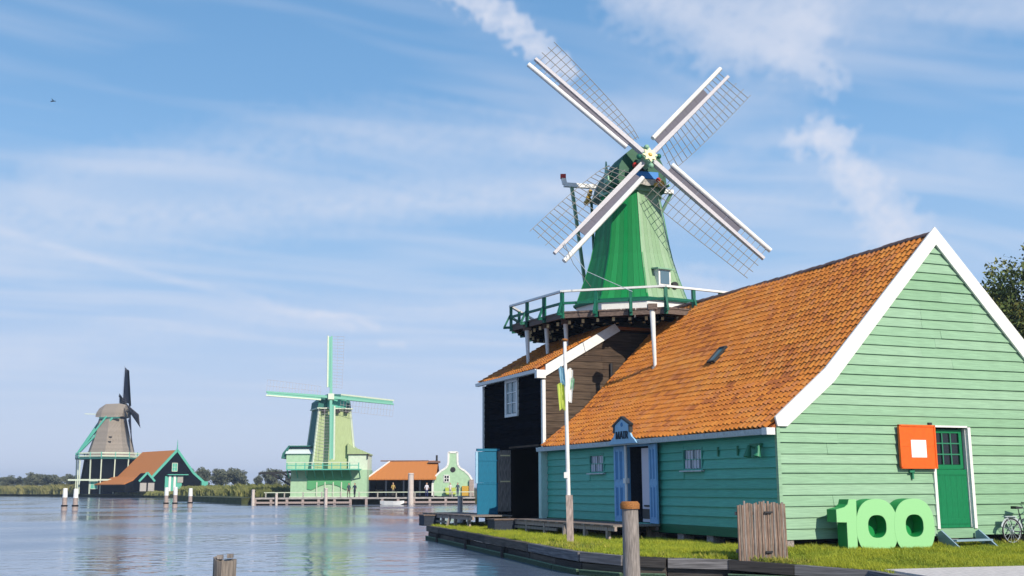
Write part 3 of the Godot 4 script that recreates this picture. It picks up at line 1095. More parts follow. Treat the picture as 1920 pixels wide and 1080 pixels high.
func mill_barn() -> void:
	# the dark building the windmill stands on; x along its gable, -z away
	var h := thing("tarred_barn", "black tarred plank barn with brown gable and tiled roof under the windmill stage", "barn", H(0, 0.5, 14.78), TURN)
	var sx := Transform3D(Basis(Vector3(0, 0, -1), Vector3.UP, Vector3(-1, 0, 0)), Vector3.ZERO)
	var mb := MB.new()
	mb.prism(PackedVector2Array([Vector2(0.03, 0.6), Vector2(11.3, 0.6), Vector2(11.3, 6.5), Vector2(8.4, 8.2), Vector2(3.0, 8.2), Vector2(0.03, 6.45)]), -0.2, -0.02)
	mb.prism(PackedVector2Array([Vector2(0.03, 0.6), Vector2(11.3, 0.6), Vector2(11.3, 6.5), Vector2(8.4, 8.2), Vector2(3.0, 8.2), Vector2(0.03, 6.45)]), -6.45, -6.25)
	mb.box(Vector3(0.1, 5.1, -3.2), Vector3(0.14, 2.9, 6.2))
	mb.box(Vector3(0.1, 2.1, -4.9), Vector3(0.14, 3.1, 2.9))
	mb.box(Vector3(11.2, 3.5, -3.2), Vector3(0.14, 5.8, 6.2))
	mb.box(Vector3(2.2, 2.1, -2.0), Vector3(0.14, 3.1, 3.9))
	part(mb, "wall", M.dark, h)
	# brown gable boards, above the green roof
	var ys := rows(3.3, 8.15, 0.24, 0.31)
	for i in ys.size() - 1:
		var l0: float = maxf(0.0, (ys[i] - 6.52) / 0.58)
		var l1: float = maxf(0.0, (ys[i + 1] - 6.50) / 0.58)
		var cut := rng.randf_range(1.5, 4.0)
		part(clap(Transform3D.IDENTITY, l0, maxf(cut, l0 + 0.2), l1, maxf(cut, l1 + 0.1), ys[i], ys[i + 1] + 0.02, 0.035, 0.01), "gable_board", M["tar_brown" if rng.randf() < 0.55 else "tar_brown_b"], h)
		part(clap(Transform3D.IDENTITY, maxf(cut, l0 + 0.2) + 0.004, 11.3 - l0, maxf(cut, l1 + 0.1) + 0.004, 11.3 - l1, ys[i], ys[i + 1] + 0.02, 0.035, 0.01), "gable_board", M["tar_brown" if rng.randf() < 0.55 else "tar_brown_b"], h)
	# dark side boards: opening below, window above
	ys = rows(0.9, 6.42, 0.24, 0.30)
	for i in ys.size() - 1:
		var y0: float = ys[i]
		var y1: float = ys[i + 1] + 0.02
		var spans := [[0.05, 6.42]]
		if y1 < 3.7:
			spans = [[3.35, 6.42]]
		elif y1 > 4.95 and y0 < 6.35:
			spans = [[0.05, 2.50], [3.82, 6.42]]
		for s in spans:
			part(clap(sx, s[0], s[1], s[0], s[1], y0, y1, 0.034, 0.010), "side_board", M["tar_black" if rng.randf() < 0.6 else "tar_black_b"], h)
	mb = MB.new()
	mb.box(Vector3(-0.05, 3.68, -1.9), Vector3(0.08, 0.07, 3.0))
	part(mb, "lintel", M.tar_brown, h)
	# tall window
	var w := Node3D.new()
	w.name = "window"
	h.add_child(w)
	w.position.y = -0.5
	mb = MB.new()
	for q in [[Vector3(-0.05, 6.40, -3.16), Vector3(0.10, 0.12, 1.34)], [Vector3(-0.05, 4.99, -3.16), Vector3(0.10, 0.12, 1.34)], [Vector3(-0.05, 5.7, -2.56), Vector3(0.10, 1.32, 0.13)], [Vector3(-0.05, 5.7, -3.76), Vector3(0.10, 1.32, 0.13)]]:
		mb.box(q[0], q[1])
	part(mb, "frame", M.white, w)
	for k in 3:
		for j in 2:
			mb = MB.new()
			mb.box(Vector3(-0.03, 5.28 + 0.43 * k, -2.90 - 0.53 * j), Vector3(0.012, 0.40, 0.49))
			part(mb, "pane", M.window_glass, w)
	for k in 2:
		mb = MB.new()
		mb.box(Vector3(-0.045, 5.495 + 0.43 * k, -3.16), Vector3(0.05, 0.04, 1.08))
		part(mb, "muntin", M.white, w)
	mb = MB.new()
	mb.box(Vector3(-0.046, 5.7, -3.16), Vector3(0.05, 1.3, 0.05))
	part(mb, "muntin", M.gutter, w)
	# white gutter, corner boards
	mb = MB.new()
	mb.prism(PackedVector2Array([Vector2(-0.37, 6.57), Vector2(-0.35, 6.44), Vector2(-0.19, 6.44), Vector2(-0.17, 6.55)]), -6.62, -0.02)
	part(mb, "gutter", M.white, h)
	mb = MB.new()
	mb.box(Vector3(-0.17, 6.38, 0.02), Vector3(0.38, 0.32, 0.22))
	part(mb, "gutter_end", M.white, h)
	mb = MB.new()
	mb.box(Vector3(-0.04, 4.86, 0.0), Vector3(0.13, 2.6, 0.15))
	part(mb, "corner_board", M.white, h)
	mb = MB.new()
	mb.box(Vector3(-0.03, 3.7, -6.42), Vector3(0.11, 5.5, 0.12))
	part(mb, "corner_board", M.white, h)
	# verge
	mb = MB.new()
	mb.prism(PackedVector2Array([Vector2(0.02, 6.30), Vector2(3.3, 8.22), Vector2(3.06, 8.50), Vector2(0.02, 6.74)]), 0.06, 0.13)
	part(mb, "verge_board", M.white, h)
	mb = MB.new()
	mb.tube(Vector3(2.87, 6.9, 0.1), Vector3(2.87, 3.4, 0.1), 0.06, 0.06, 8)
	part(mb, "rain_pipe", M.iron, h)
	# roof
	mb = MB.new()
	mb.prism(PackedVector2Array([Vector2(-0.2, 6.57), Vector2(3.0, 8.40), Vector2(8.3, 8.40), Vector2(11.6, 6.50), Vector2(11.55, 6.42), Vector2(8.3, 8.28), Vector2(3.0, 8.28), Vector2(-0.15, 6.47)]), -6.5, 0.05)
	part(mb, "roof_boarding", M.tile_4, h)
	lay_tiles(h, [[Vector2(-0.24, 6.57), Vector2(3.0, 8.41)]], -0.04, 6.5, 0.215, 0.27, tile_mesh(0.215, 0.32), 150)
	# folded out doors: a brown plank wing against the wall, a blue leaf hung on it
	var wing := Node3D.new()
	wing.name = "door_wing"
	h.add_child(wing)
	wing.position.y = -0.5
	for k in 3:
		mb = MB.new()
		mb.box(Vector3(-0.14 - k * 0.19, 2.35, -3.32), Vector3(0.185, 2.45, 0.05))
		part(mb, "plank", M.silver_wood, wing)
	for y in [3.36, 2.32]:
		mb = MB.new()
		mb.box(Vector3(-0.30, y, -3.285), Vector3(0.42, 0.05, 0.02))
		part(mb, "strap_hinge", M.cream, wing)
	var leaf := Node3D.new()
	leaf.name = "blue_door"
	h.add_child(leaf)
	leaf.position.y = -0.5
	for k in 2:
		mb = MB.new()
		mb.box(Vector3(-1.06, 1.62 + k * 1.29 - (0.0 if k == 0 else 0.02), -3.34), Vector3(0.88 if k == 0 else 0.80, 1.24, 0.06))
		part(mb, "panel", M.barn_blue, leaf)
	mb = MB.new()
	mb.box(Vector3(-1.03, 3.58, -3.34), Vector3(0.98, 0.10, 0.12))
	part(mb, "cap", M.barn_blue, leaf)
	mb = MB.new()
	mb.box(Vector3(-1.03, 3.16, -3.305), Vector3(0.86, 0.05, 0.02))
	mb.box(Vector3(-1.03, 2.24, -3.305), Vector3(0.90, 0.05, 0.02))
	part(mb, "rail", M.barn_blue, leaf)
	mb = MB.new()
	mb.box(Vector3(-1.52, 2.88, -3.34), Vector3(0.10, 1.26, 0.05))
	part(mb, "edge_strip", M.sky_blue, leaf)
	# lamp on the inner wall
	mb = MB.new()
	mb.box(Vector3(2.05, 3.2, -1.2), Vector3(0.12, 0.4, 0.4))
	part(mb, "wall_lamp", M.gutter, h)


const MC := Vector3(5.25, 0, -46.9)      # the windmill's axis

func octo(r: float, y: float, turn := 0.1257) -> Array:
	var out := []
	for k in 8:
		var a := turn + k * PI / 4
		out.append(Vector3(sin(a) * r, y, cos(a) * r))
	return out


func windmill() -> void:
	var m := thing("windmill", "green octagonal windmill with four white edged sails above a railed stage", "windmill", MC + Vector3(0, 0.5, 0))
	# tower: eight facets, two of them in a paler green
	var prof := [[9.72, 2.61], [9.95, 2.46], [10.4, 2.30], [11.1, 2.05], [11.8, 1.83], [12.5, 1.68], [13.2, 1.57], [14.0, 1.43], [14.75, 1.30]]
	var loops := []
	for p in prof:
		loops.append(octo(p[1], p[0]))
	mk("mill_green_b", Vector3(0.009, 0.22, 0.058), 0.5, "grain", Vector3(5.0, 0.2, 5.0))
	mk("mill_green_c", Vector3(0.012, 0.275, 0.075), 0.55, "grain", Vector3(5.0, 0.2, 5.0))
	mk("mill_pale_b", Vector3(0.27, 0.435, 0.25), 0.65, "grain", Vector3(5.0, 0.2, 5.0))
	mk("mill_pale_c", Vector3(0.33, 0.485, 0.31), 0.65, "grain", Vector3(5.0, 0.2, 5.0))
	for k in 8:
		for j in 7:
			var mb := MB.new()
			var lift := rng.randf_range(0.0, 0.005)
			for i in loops.size() - 1:
				var q := []
				for e in [[i, j / 7.0 + 0.002], [i, (j + 1) / 7.0 - 0.002], [i + 1, (j + 1) / 7.0 - 0.002], [i + 1, j / 7.0 + 0.002]]:
					var p: Vector3 = loops[e[0]][k].lerp(loops[e[0]][(k + 1) % 8], e[1])
					q.append(p + Vector3(p.x, 0, p.z).normalized() * lift)
				mb.face(q, Vector3(0, prof[i][0], 0))
				var inner := []
				for p in q:
					inner.append(p - Vector3(p.x, 0, p.z).normalized() * 0.03)
				mb.face([q[0], q[3], inner[3], inner[0]], (q[1] + q[2]) * 0.5)
				mb.face([q[1], q[2], inner[2], inner[1]], (q[0] + q[3]) * 0.5)
			part(mb, "tower_plank", M[(["mill_green_pale", "mill_pale_b", "mill_pale_c"] if k in [0, 1] else ["mill_green", "mill_green_b", "mill_green_c"])[rng.randi() % 3]], m)
	var core := MB.new()
	var inside := []
	for p in prof:
		inside.append(octo(p[1] - 0.035, p[0]))
	core.loft(inside)
	part(core, "tower_core", M.dark, m)
	for k in 8:
		var mb := MB.new()
		for i in loops.size() - 1:
			mb.bar(loops[i][k], loops[i + 1][k], 0.07, 0.03, Vector3(loops[i][k].x, 0, loops[i][k].z).normalized())
		part(mb, "corner_strip", M["mill_green_pale" if k in [1] else "mill_green"], m)
	var mb := MB.new()
	mb.loft([octo(2.50, 8.78), octo(2.50, 9.80)], true, true)
	part(mb, "tower_foot", M.white, m)
	mb = MB.new()
	mb.loft([octo(2.63, 9.67), octo(2.65, 9.77)], true, true)
	part(mb, "skirt_rim", M.rail_green, m)
	mb = MB.new()
	mb.loft([octo(3.0, 0.6), octo(2.6, 8.4)], true, true)
	part(mb, "tower_base", M.tar_black, m)
	# hooded hatch on the sunny facet
	var a := 0.1257 + PI / 8
	var fb := Basis(Vector3(cos(a), 0, -sin(a)), Vector3.UP, Vector3(sin(a), 0, cos(a)))
	var c := fb.z * 2.02
	mb = MB.new()
	mb.box(c + Vector3(0, 10.65, 0), Vector3(0.62, 0.78, 0.50), fb)
	var hatch := part(mb, "hatch", M.white, m)
	mb = MB.new()
	mb.box(c + fb.z * 0.255 + Vector3(-0.0, 10.68, 0), Vector3(0.46, 0.56, 0.02), fb)
	part(mb, "pane", M.sky_glass, hatch)
	mb = MB.new()
	mb.box(c + fb.z * 0.06 + Vector3(0, 11.07, 0), Vector3(0.84, 0.06, 0.62), Basis(fb.x, 0.12) * fb)
	part(mb, "hood", M.pale_green, hatch)
	mb = MB.new()
	mb.tube(c + fb.x * 0.55 + fb.z * 0.1 + Vector3(0, 10.4, 0), c + fb.x * 0.55 + fb.z * 0.26 + Vector3(0, 10.4, 0), 0.15, 0.15, 10)
	mb.bar(c + fb.x * 0.5 + Vector3(0, 10.45, 0), c + fb.x * 0.36 + fb.z * 0.1 + Vector3(0, 10.9, 0), 0.06, 0.06)
	part(mb, "brake_wheel", M.iron, m)
	mill_stage(m)
	mill_cap(m)
	mill_sails(m)


func mill_stage(m: Node3D) -> void:
	var r := 5.34
	var out := octo(r, 0)
	# deck planks run radially round the tower: one trapezoid of planks per side
	for k in 8:
		var p: Vector3 = out[k]
		var q: Vector3 = out[(k + 1) % 8]
		var n := 7
		for i in n:
			var a0 := p.lerp(q, (i + 0.03) / n)
			var a1 := p.lerp(q, (i + 0.97) / n)
			var mb := MB.new()
			var s := 0.42
			mb.hexa([a0 + Vector3(0, 8.84, 0), a1 + Vector3(0, 8.84, 0), a1 * s + Vector3(0, 8.84, 0), a0 * s + Vector3(0, 8.84, 0), a0 + Vector3(0, 8.90, 0), a1 + Vector3(0, 8.90, 0), a1 * s + Vector3(0, 8.90, 0), a0 * s + Vector3(0, 8.90, 0)])
			part(mb, "deck_plank", M.deck_wood, m)
		var mb2 := MB.new()
		mb2.bar(p * 0.985 + Vector3(0, 8.74, 0), q * 0.985 + Vector3(0, 8.74, 0), 0.08, 0.20)
		part(mb2, "edge_beam", M.deck_wood, m)
	# joists under the deck with pale ends
	for k in 24:
		var d := Vector3(sin(0.1257 + TAU * k / 24), 0, cos(0.1257 + TAU * k / 24))
		var mb := MB.new()
		mb.bar(d * 2.4 + Vector3(0, 8.73, 0), d * 5.0 + Vector3(0, 8.73, 0), 0.14, 0.22)
		part(mb, "joist", M.tar_black, m)
	for rr in [3.7, 4.5]:
		for k in 44:
			var d := Vector3(sin(TAU * k / 44.0), 0, cos(TAU * k / 44.0))
			if d.x > 0.35 or d.z < -0.75:
				continue
			var mb := MB.new()
			mb.box(d * rr + Vector3(0, 8.58, 0), Vector3(0.10, 0.14, 0.10))
			part(mb, "peg", M.cream, m)
	for k in 8:
		var p: Vector3 = octo(4.4, 8.58)[k]
		var q: Vector3 = octo(4.4, 8.58)[(k + 1) % 8]
		var mb := MB.new()
		mb.bar(p, q, 0.16, 0.16)
		part(mb, "ring_beam", M.tar_black, m)
	# railing
	for k in 8:
		var p: Vector3 = out[k]
		var q: Vector3 = out[(k + 1) % 8]
		for e in [[9.70, 0.12, 0.08, "white", "hand_rail"], [9.22, 0.07, 0.10, "rail_green", "mid_rail"]]:
			var mb := MB.new()
			mb.bar(p * 1.005 + Vector3(0, e[0], 0), q * 1.005 + Vector3(0, e[0], 0), e[1], e[2])
			part(mb, e[4], M[e[3]], m)
		for i in 3:
			var b := p.lerp(q, i / 3.0)
			var o := Vector3(b.x, 0, b.z).normalized()
			var mb := MB.new()
			mb.bar(b + Vector3(0, 8.62, 0), b + Vector3(0, 9.68, 0), 0.13, 0.12, o)
			var post := part(mb, "rail_post", M.rail_green, m)
			mb = MB.new()
			mb.bar(b + o * 0.30 + Vector3(0, 8.76, 0), b + o * 0.04 + Vector3(0, 9.3, 0), 0.08, 0.08, o)
			mb.bar(b - o * 0.3 + Vector3(0, 8.80, 0), b + o * 0.33 + Vector3(0, 8.76, 0), 0.08, 0.10)
			part(mb, "brace", M.rail_green, post)
	# white props that carry the stage
	for q in [[Vector3(5.2, 0, -40.16), 6.35, 8.60], [Vector3(1.42, 0, -44.9), 7.2, 8.60], [Vector3(0.62, 0, -45.3), 6.85, 8.58], [Vector3(2.15, 0, -43.7), 7.3, 8.60]]:
		var b: Vector3 = q[0] - MC
		var mb := MB.new()
		mb.tube(b + Vector3(0.05, q[1], 0), b + Vector3(0, q[2], 0), 0.06, 0.105, 10)
		var prop := part(mb, "prop", M.white, m)
		mb = MB.new()
		mb.box(b + Vector3(0, q[2] + 0.05, 0), Vector3(0.34, 0.22, 0.34))
		part(mb, "prop_head", M.deck_wood, prop)
		mb = MB.new()
		mb.box(b + Vector3(0.06, q[1] + 0.02, 0.02), Vector3(0.26, 0.10, 0.26))
		part(mb, "prop_foot", M.pier, prop)


var cap_front := Vector3(0.2554, 0, 0.9668)
var cap_side := Vector3(0.9668, 0, -0.2554)      # to the right seen from the front

func cp(fwd: float, side: float, y: float) -> Vector3:
	return cap_front * fwd + cap_side * side + Vector3(0, y, 0)


func mill_cap(m: Node3D) -> void:
	var mb := MB.new()
	var rings := []
	for q in [[-2.7, 0.70, 0.85, 14.95], [-2.1, 1.05, 1.15, 14.85], [-0.8, 1.32, 1.45, 14.75], [0.6, 1.34, 1.65, 14.75], [1.45, 1.12, 1.70, 14.85]]:
		var ring := []
		for i in 9:
			var t := PI * i / 8.0
			ring.append(cp(q[0], cos(t) * q[1], q[3] + pow(sin(t), 0.8) * q[2]))
		rings.append(ring)
	mb.loft(rings, true, true)
	part(mb, "cap", M.cap_green, m)
	mb = MB.new()
	mb.loft([octo(1.42, 14.62), octo(1.42, 14.84)], true, true)
	part(mb, "curb_ring", M.pale_green, m)
	for s in [-1.0, 1.0]:
		mb = MB.new()
		for i in 4:
			var f0 := -2.4 + i * 0.9
			mb.bar(cp(f0, s * (1.0 + 0.09 * i), 14.98), cp(f0 + 0.9, s * (1.09 + 0.09 * i), 14.98), 0.07, 0.09)
			mb.bar(cp(f0 + 0.2, s * (1.05 + 0.09 * i), 14.95), cp(f0 + 0.7, s * (0.95 + 0.06 * i), 15.55), 0.05, 0.05)
		part(mb, "cap_trim", M.pale_green, m)
	# pale triangular cheek beside the shaft
	mb = MB.new()
	mb.prism(PackedVector2Array([Vector2(-0.30, 0), Vector2(0.30, 0), Vector2(-0.02, 0.95)]), -0.03, 0.03, Transform3D(Basis(cap_front, Vector3.UP, -cap_side), cp(0.7, -1.36, 15.05)))
	part(mb, "cheek", M.pale_green, m)
	# painted front: board, scrolls, knobs
	mb = MB.new()
	mb.box(cp(1.62, 0.1, 15.22), Vector3(1.1, 0.30, 0.10), Basis(cap_side, Vector3.UP, cap_front))
	part(mb, "front_board", M.blue_paint, m)
	mb = MB.new()
	var fb := Basis(cap_side, Vector3.UP, cap_front)
	mb.prism(PackedVector2Array([Vector2(-0.85, -0.25), Vector2(-0.6, 0.05), Vector2(-0.2, -0.05), Vector2(0.2, -0.05), Vector2(0.6, 0.0), Vector2(0.85, -0.3), Vector2(0.7, -0.42), Vector2(0.3, -0.28), Vector2(0, -0.34), Vector2(-0.3, -0.28), Vector2(-0.7, -0.40)]), -0.04, 0.04, Transform3D(fb, cp(1.66, 0.15, 15.08)))
	part(mb, "scroll_board", M.old_white, m)
	for q in [[-0.55, 15.16, 0.10, "red_paint"], [0.62, 15.02, 0.11, "red_paint"], [-0.42, 15.6, 0.13, "red_paint"], [0.78, 14.88, 0.13, "gold_paint"], [0.5, 14.80, 0.10, "gold_paint"], [-0.75, 14.9, 0.12, "pale_green"]]:
		mb = MB.new()
		mb.ball(cp(1.72, q[0], q[1]), Vector3.ONE * q[2], 8, 5)
		part(mb, "knob", M[q[3]], m)
	# cross beam behind with its raised red tip, tail pole, braces
	mb = MB.new()
	mb.bar(cp(-1.0, -2.75, 15.32), cp(-1.0, 2.45, 15.32), 0.20, 0.18)
	part(mb, "cross_beam", M.white, m)
	mb = MB.new()
	mb.bar(cp(-1.0, -2.72, 15.35), cp(-1.0, -2.78, 15.64), 0.18, 0.18, cap_front)
	var horn := part(mb, "beam_horn", M.white, m)
	mb = MB.new()
	mb.box(cp(-1.0, -2.79, 15.70), Vector3(0.24, 0.18, 0.22))
	part(mb, "horn_tip", M.red_paint, horn)
	for q in [[-2.35, -1.15, 15.05, 0.16], [-2.1, -1.25, 15.12, 0.11], [-1.75, -1.3, 15.16, 0.12], [-1.45, -1.36, 15.22, 0.10], [-2.55, -1.2, 14.98, 0.13]]:
		mb = MB.new()
		mb.ball(cp(q[0], q[1], q[2]), Vector3.ONE * q[3], 8, 5)
		part(mb, "carving", M.gold_paint, m)
	mb = MB.new()
	mb.bar(cp(-2.6, 0, 15.1), cp(-5.2, 0, 8.9), 0.20, 0.20, cap_side)
	part(mb, "tail_pole", M.rail_green, m)
	for s in [-1.0, 1.0]:
		mb = MB.new()
		mb.bar(cp(-1.0, s * 2.4, 15.3), cp(-5.0, s * 0.2, 9.4), 0.13, 0.13, cap_front)
		part(mb, "tail_brace", M.pale_green, m)
		mb = MB.new()
		mb.bar(cp(-2.4, s * 1.0, 15.1), cp(-4.4, s * 0.15, 10.6), 0.10, 0.10, cap_front)
		part(mb, "tail_brace", M.rail_green, m)


func mill_sails(m: Node3D) -> void:
	var az := deg_to_rad(165.21)
	var el := deg_to_rad(13.17)
	var n := Vector3(sin(az) * cos(el), sin(el), -cos(az) * cos(el))
	var rt := Vector3.UP.cross(n).normalized()
	var up := n.cross(rt)
	var hub := Vector3(0.55, 15.84, 2.08)
	var R := 6.47
	# shaft and poll end
	var mb := MB.new()
	mb.tube(hub - n * 2.2, hub + n * 0.2, 0.22, 0.26, 10)
	part(mb, "wind_shaft", M.iron, m)
	mb = MB.new()
	mb.box(hub - n * 0.12, Vector3(0.52, 0.52, 0.66), Basis(rt, up, n).rotated(n, 0.8))
	part(mb, "poll_end", M.pale_green, m)
	var fx := Transform3D(Basis(rt, up, n), hub + n * 0.22)
	var star := PackedVector2Array()
	for i in 16:
		var a := TAU * i / 16
		star.append(Vector2(cos(a), sin(a)) * (0.34 if i % 2 == 0 else 0.21))
	mb = MB.new()
	mb.prism(star, 0.0, 0.05, fx)
	var fl := part(mb, "star", M.cream, m)
	mb = MB.new()
	mb.tube(fx * Vector3(0, 0, 0.05), fx * Vector3(0, 0, 0.1), 0.10, 0.06, 8)
	part(mb, "star_heart", M.gold_paint, fl)
	for k in 4:
		mb = MB.new()
		mb.ball(fx * Vector3(cos(k * PI / 2 + 0.1) * 0.45, sin(k * PI / 2 + 0.1) * 0.45, -0.12), Vector3.ONE * 0.12, 8, 5)
		part(mb, "poll_knob", M["rail_green" if k % 2 == 0 else "pale_green"], m)
	var names := ["sail", "sail_001", "sail_002", "sail_003"]
	for k in 4:
		var s := Node3D.new()
		s.name = names[k]
		m.add_child(s)
		var g := deg_to_rad(136.1) - k * PI / 2
		var x := rt * cos(g) + up * sin(g)
		var y := -rt * sin(g) + up * cos(g)
		s.transform = Transform3D(Basis(x, y, n), hub + Vector3(0, -0.5, 0) + n * (0.0 if k % 2 == 0 else -0.16))
		sail(s, R, 1.32, true)
	# chains that hold the lowest sail to the stage
	var g3 := deg_to_rad(136.1) - 3 * PI / 2
	var tip := hub + (rt * cos(g3) + up * sin(g3)) * 5.9
	mb = MB.new()
	mb.path([tip, tip + Vector3(0.8, -1.4, 1.2), tip + Vector3(2.4, -2.45, 2.6)], 0.014, 5)
	part(mb, "chain", M.gutter, m)
	mb = MB.new()
	mb.path([tip, tip + Vector3(0.35, -0.9, 0.2), tip + Vector3(1.0, -1.9, 0.6)], 0.012, 5)
	part(mb, "rope", M.rope, m)


func sail(s: Node3D, R: float, w: float, boards: bool) -> void:
	# x outwards along the stock, y to the leading side, z to the wind
	var tw := func(r: float) -> float:
		return deg_to_rad(lerpf(40.0, -1.0, pow(clampf((r - 0.9) / (R - 0.9), 0.0, 1.0), 0.62)))
	var at := func(r: float, y: float, z := 0.0) -> Vector3:
		var t: float = tw.call(r)
		return Vector3(r, y * cos(t), y * sin(t) + z)
	var mb := MB.new()
	mb.bar(Vector3(0.0, 0, 0), Vector3(R, 0, 0), 0.21, 0.24, Vector3(0, 0, 1), 0.62)
	part(mb, "stock", M.stock_grey, s, Vector3.ZERO)
	# leading edge: a pale rounded board over dark wind boards
	mb = MB.new()
	var n := 10
	for i in n:
		var r0 := lerpf(0.95, R, float(i) / n)
		var r1 := lerpf(0.95, R, float(i + 1) / n)
		var d0: Vector3 = Vector3(r0, lerpf(0.44, 0.50, float(i) / n), lerpf(0.14, 0.06, float(i) / n))
		var d1: Vector3 = Vector3(r1, lerpf(0.44, 0.50, float(i + 1) / n), lerpf(0.14, 0.06, float(i + 1) / n))
		mb.tube(d0, d1, 0.105, 0.105, 8, i == 0 or i == n - 1)
	part(mb, "leading_board", M.white, s, Vector3.ZERO)
	for i in 5:
		var r0 := lerpf(1.0, R * 0.76, i / 5.0)
		var r1 := lerpf(1.0, R * 0.76, (i + 1) / 5.0) - 0.006
		mb = MB.new()
		var q := []
		for z in [-0.015, 0.015]:
			q.append(at.call(r0, 0.10, z - 0.02))
			q.append(at.call(r1, 0.08, z - 0.02))
			q.append(Vector3(r1, 0.44, lerpf(0.14, 0.06, (r1 - 0.95) / (R - 0.95)) - 0.03 + z))
			q.append(Vector3(r0, 0.41, lerpf(0.14, 0.06, (r0 - 0.95) / (R - 0.95)) - 0.03 + z))
		mb.hexa(q)
		part(mb, "wind_board", M.wind_board, s, Vector3.ZERO)
	# lattice
	var k := 0
	var r := 1.05
	while r < R - 0.02:
		mb = MB.new()
		var lead := 0.46 if r > R * 0.77 else 0.05
		mb.bar(at.call(r, lead), at.call(r, -w), 0.024, 0.024, Vector3(1, 0, 0))
		part(mb, "lattice_bar", M.lattice, s, Vector3.ZERO)
		r += 0.29
		k += 1
	for f in [0.36, 0.68, 1.0]:
		mb = MB.new()
		for i in 12:
			mb.bar(at.call(lerpf(0.95, R, i / 12.0), -w * f, 0.02), at.call(lerpf(0.95, R, (i + 1) / 12.0), -w * f, 0.02), 0.022, 0.022, Vector3(0, 0, 1))
		part(mb, "lath", M.lattice, s, Vector3.ZERO)


func quay() -> void:
	var q := thing("timber_quay", "dark timber quay wall with mossy waterline along the grass bank", "quay", Vector3(-3.4, 0, -46.4))
	var off := Vector3(3.4, 0, 46.4)
	for i in edge.size() - 1:
		var a := Vector3(edge[i].x, 0, edge[i].y) + off
		var b := Vector3(edge[i + 1].x, 0, edge[i + 1].y) + off
		var d := (b - a).normalized()
		var o := d.cross(Vector3.UP) * -1.0        # towards the water
		if o.x > 0.2:
			o = -o
		var ha := gy(edge[i].x, edge[i].y)
		var hb := gy(edge[i + 1].x, edge[i + 1].y)
		var l := a.distance_to(b)
		var n := maxi(1, int(round(l / 2.6)))
		for k in n:
			var p := a.lerp(b, float(k) / n) + d * 0.01
			var e := a.lerp(b, float(k + 1) / n) - d * 0.01
			var hp := lerpf(ha, hb, float(k) / n) + 0.03
			var he := lerpf(ha, hb, float(k + 1) / n) + 0.03
			var mb := MB.new()
			var pale := i in [2, 3] or (i == 5 and k == 0) or i >= 7
			mb.bar(p + Vector3(0, hp - 0.10, 0) + o * 0.02, e + Vector3(0, he - 0.10, 0) + o * 0.02, 0.32 + rng.randf_range(-0.03, 0.03), 0.22)
			part(mb, "cap_beam", M["quay_pale" if pale or rng.randf() < 0.2 else "quay_brown" if rng.randf() < 0.5 else "quay_wood"], q, Vector3.ZERO)
			for r in 4:
				mb = MB.new()
				var y := -0.05 - 0.22 * (r - 1)
				if y > minf(hp, he) - 0.25:
					continue
				mb.bar(p + Vector3(0, y, 0) + o * (0.05 + rng.randf_range(-0.012, 0.012)), e + Vector3(0, y, 0) + o * (0.05 + rng.randf_range(-0.012, 0.012)), 0.10, 0.212)
				part(mb, "sheet_plank", M["quay_wood" if rng.randf() < 0.6 else "quay_brown"], q, Vector3.ZERO)
			mb = MB.new()
			mb.bar(p + Vector3(0, 0.05, 0) + o * 0.15, e + Vector3(0, 0.05, 0) + o * 0.15, 0.15, 0.13)
			part(mb, "waler", M.moss, q, Vector3.ZERO)
			mb = MB.new()
			mb.bar(p + Vector3(0, 0.125, 0) + o * 0.20, e + Vector3(0, 0.125, 0) + o * 0.20, 0.07, 0.02)
			part(mb, "algae_line", M.algae, q, Vector3.ZERO)
			if k % 2 == 1:
				mb = MB.new()
				mb.tube(p + Vector3(0, -1.0, 0) + o * 0.25, p + Vector3(0, hp - 0.22, 0) + o * 0.22, 0.09, 0.08, 8)
				part(mb, "pile", M.quay_wood, q, Vector3.ZERO)
	# the short end towards the far side
	var mb2 := MB.new()
	mb2.bar(Vector3(0, 0.42, 0), Vector3(1.4, 0.42, -5.6), 0.3, 0.22)
	part(mb2, "cap_beam", M.quay_wood, q, Vector3.ZERO)
	mb2 = MB.new()
	mb2.bar(Vector3(-0.03, -0.05, 0), Vector3(1.37, -0.05, -5.6), 0.12, 0.7)
	part(mb2, "end_wall", M.quay_wood, q, Vector3.ZERO)


func boardwalk(label: String, at: Vector3, length: float, depth: float, top: float) -> Node3D:
	# runs along the house side: local -z along, x towards the wall
	var b := thing("boardwalk", label, "boardwalk", at, TURN, "plank landings beside the buildings")
	var n := int(length / 0.22)
	for k in n:
		var mb := MB.new()
		mb.box(Vector3(depth * 0.5, top - 0.025, -0.11 - k * 0.22), Vector3(depth, 0.05, 0.205))
		part(mb, "plank", M["deck_wood" if k % 3 else "silver_wood"], b)
	for x in [0.08, depth - 0.1]:
		var mb := MB.new()
		mb.box(Vector3(x, top - 0.11, -length * 0.5), Vector3(0.08, 0.13, length))
		part(mb, "bearer", M.pink_wood if x < 0.2 else M.deck_wood, b)
	var v := 0.5
	while v < length:
		for x in [0.08, depth - 0.12]:
			var mb := MB.new()
			mb.box(Vector3(x, (top + at.y - 0.3) * 0.5, -v), Vector3(0.12, top - at.y + 0.2, 0.12))
			part(mb, "post", M.pink_wood if x < 0.2 else M.grey_wood, b)
		v += 1.55
	var br := MB.new()
	br.bar(Vector3(0.05, top - 0.1, -length * 0.42), Vector3(-0.25, at.y - 0.05, -length * 0.36), 0.09, 0.09)
	part(br, "brace", M.grey_wood, b)
	br = MB.new()
	br.bar(Vector3(0.04, at.y + 0.2, -length * 0.5), Vector3(0.04, at.y + 0.2, -length + 0.3), 0.05, 0.09)
	part(br, "low_rail", M.silver_wood, b)
	return b


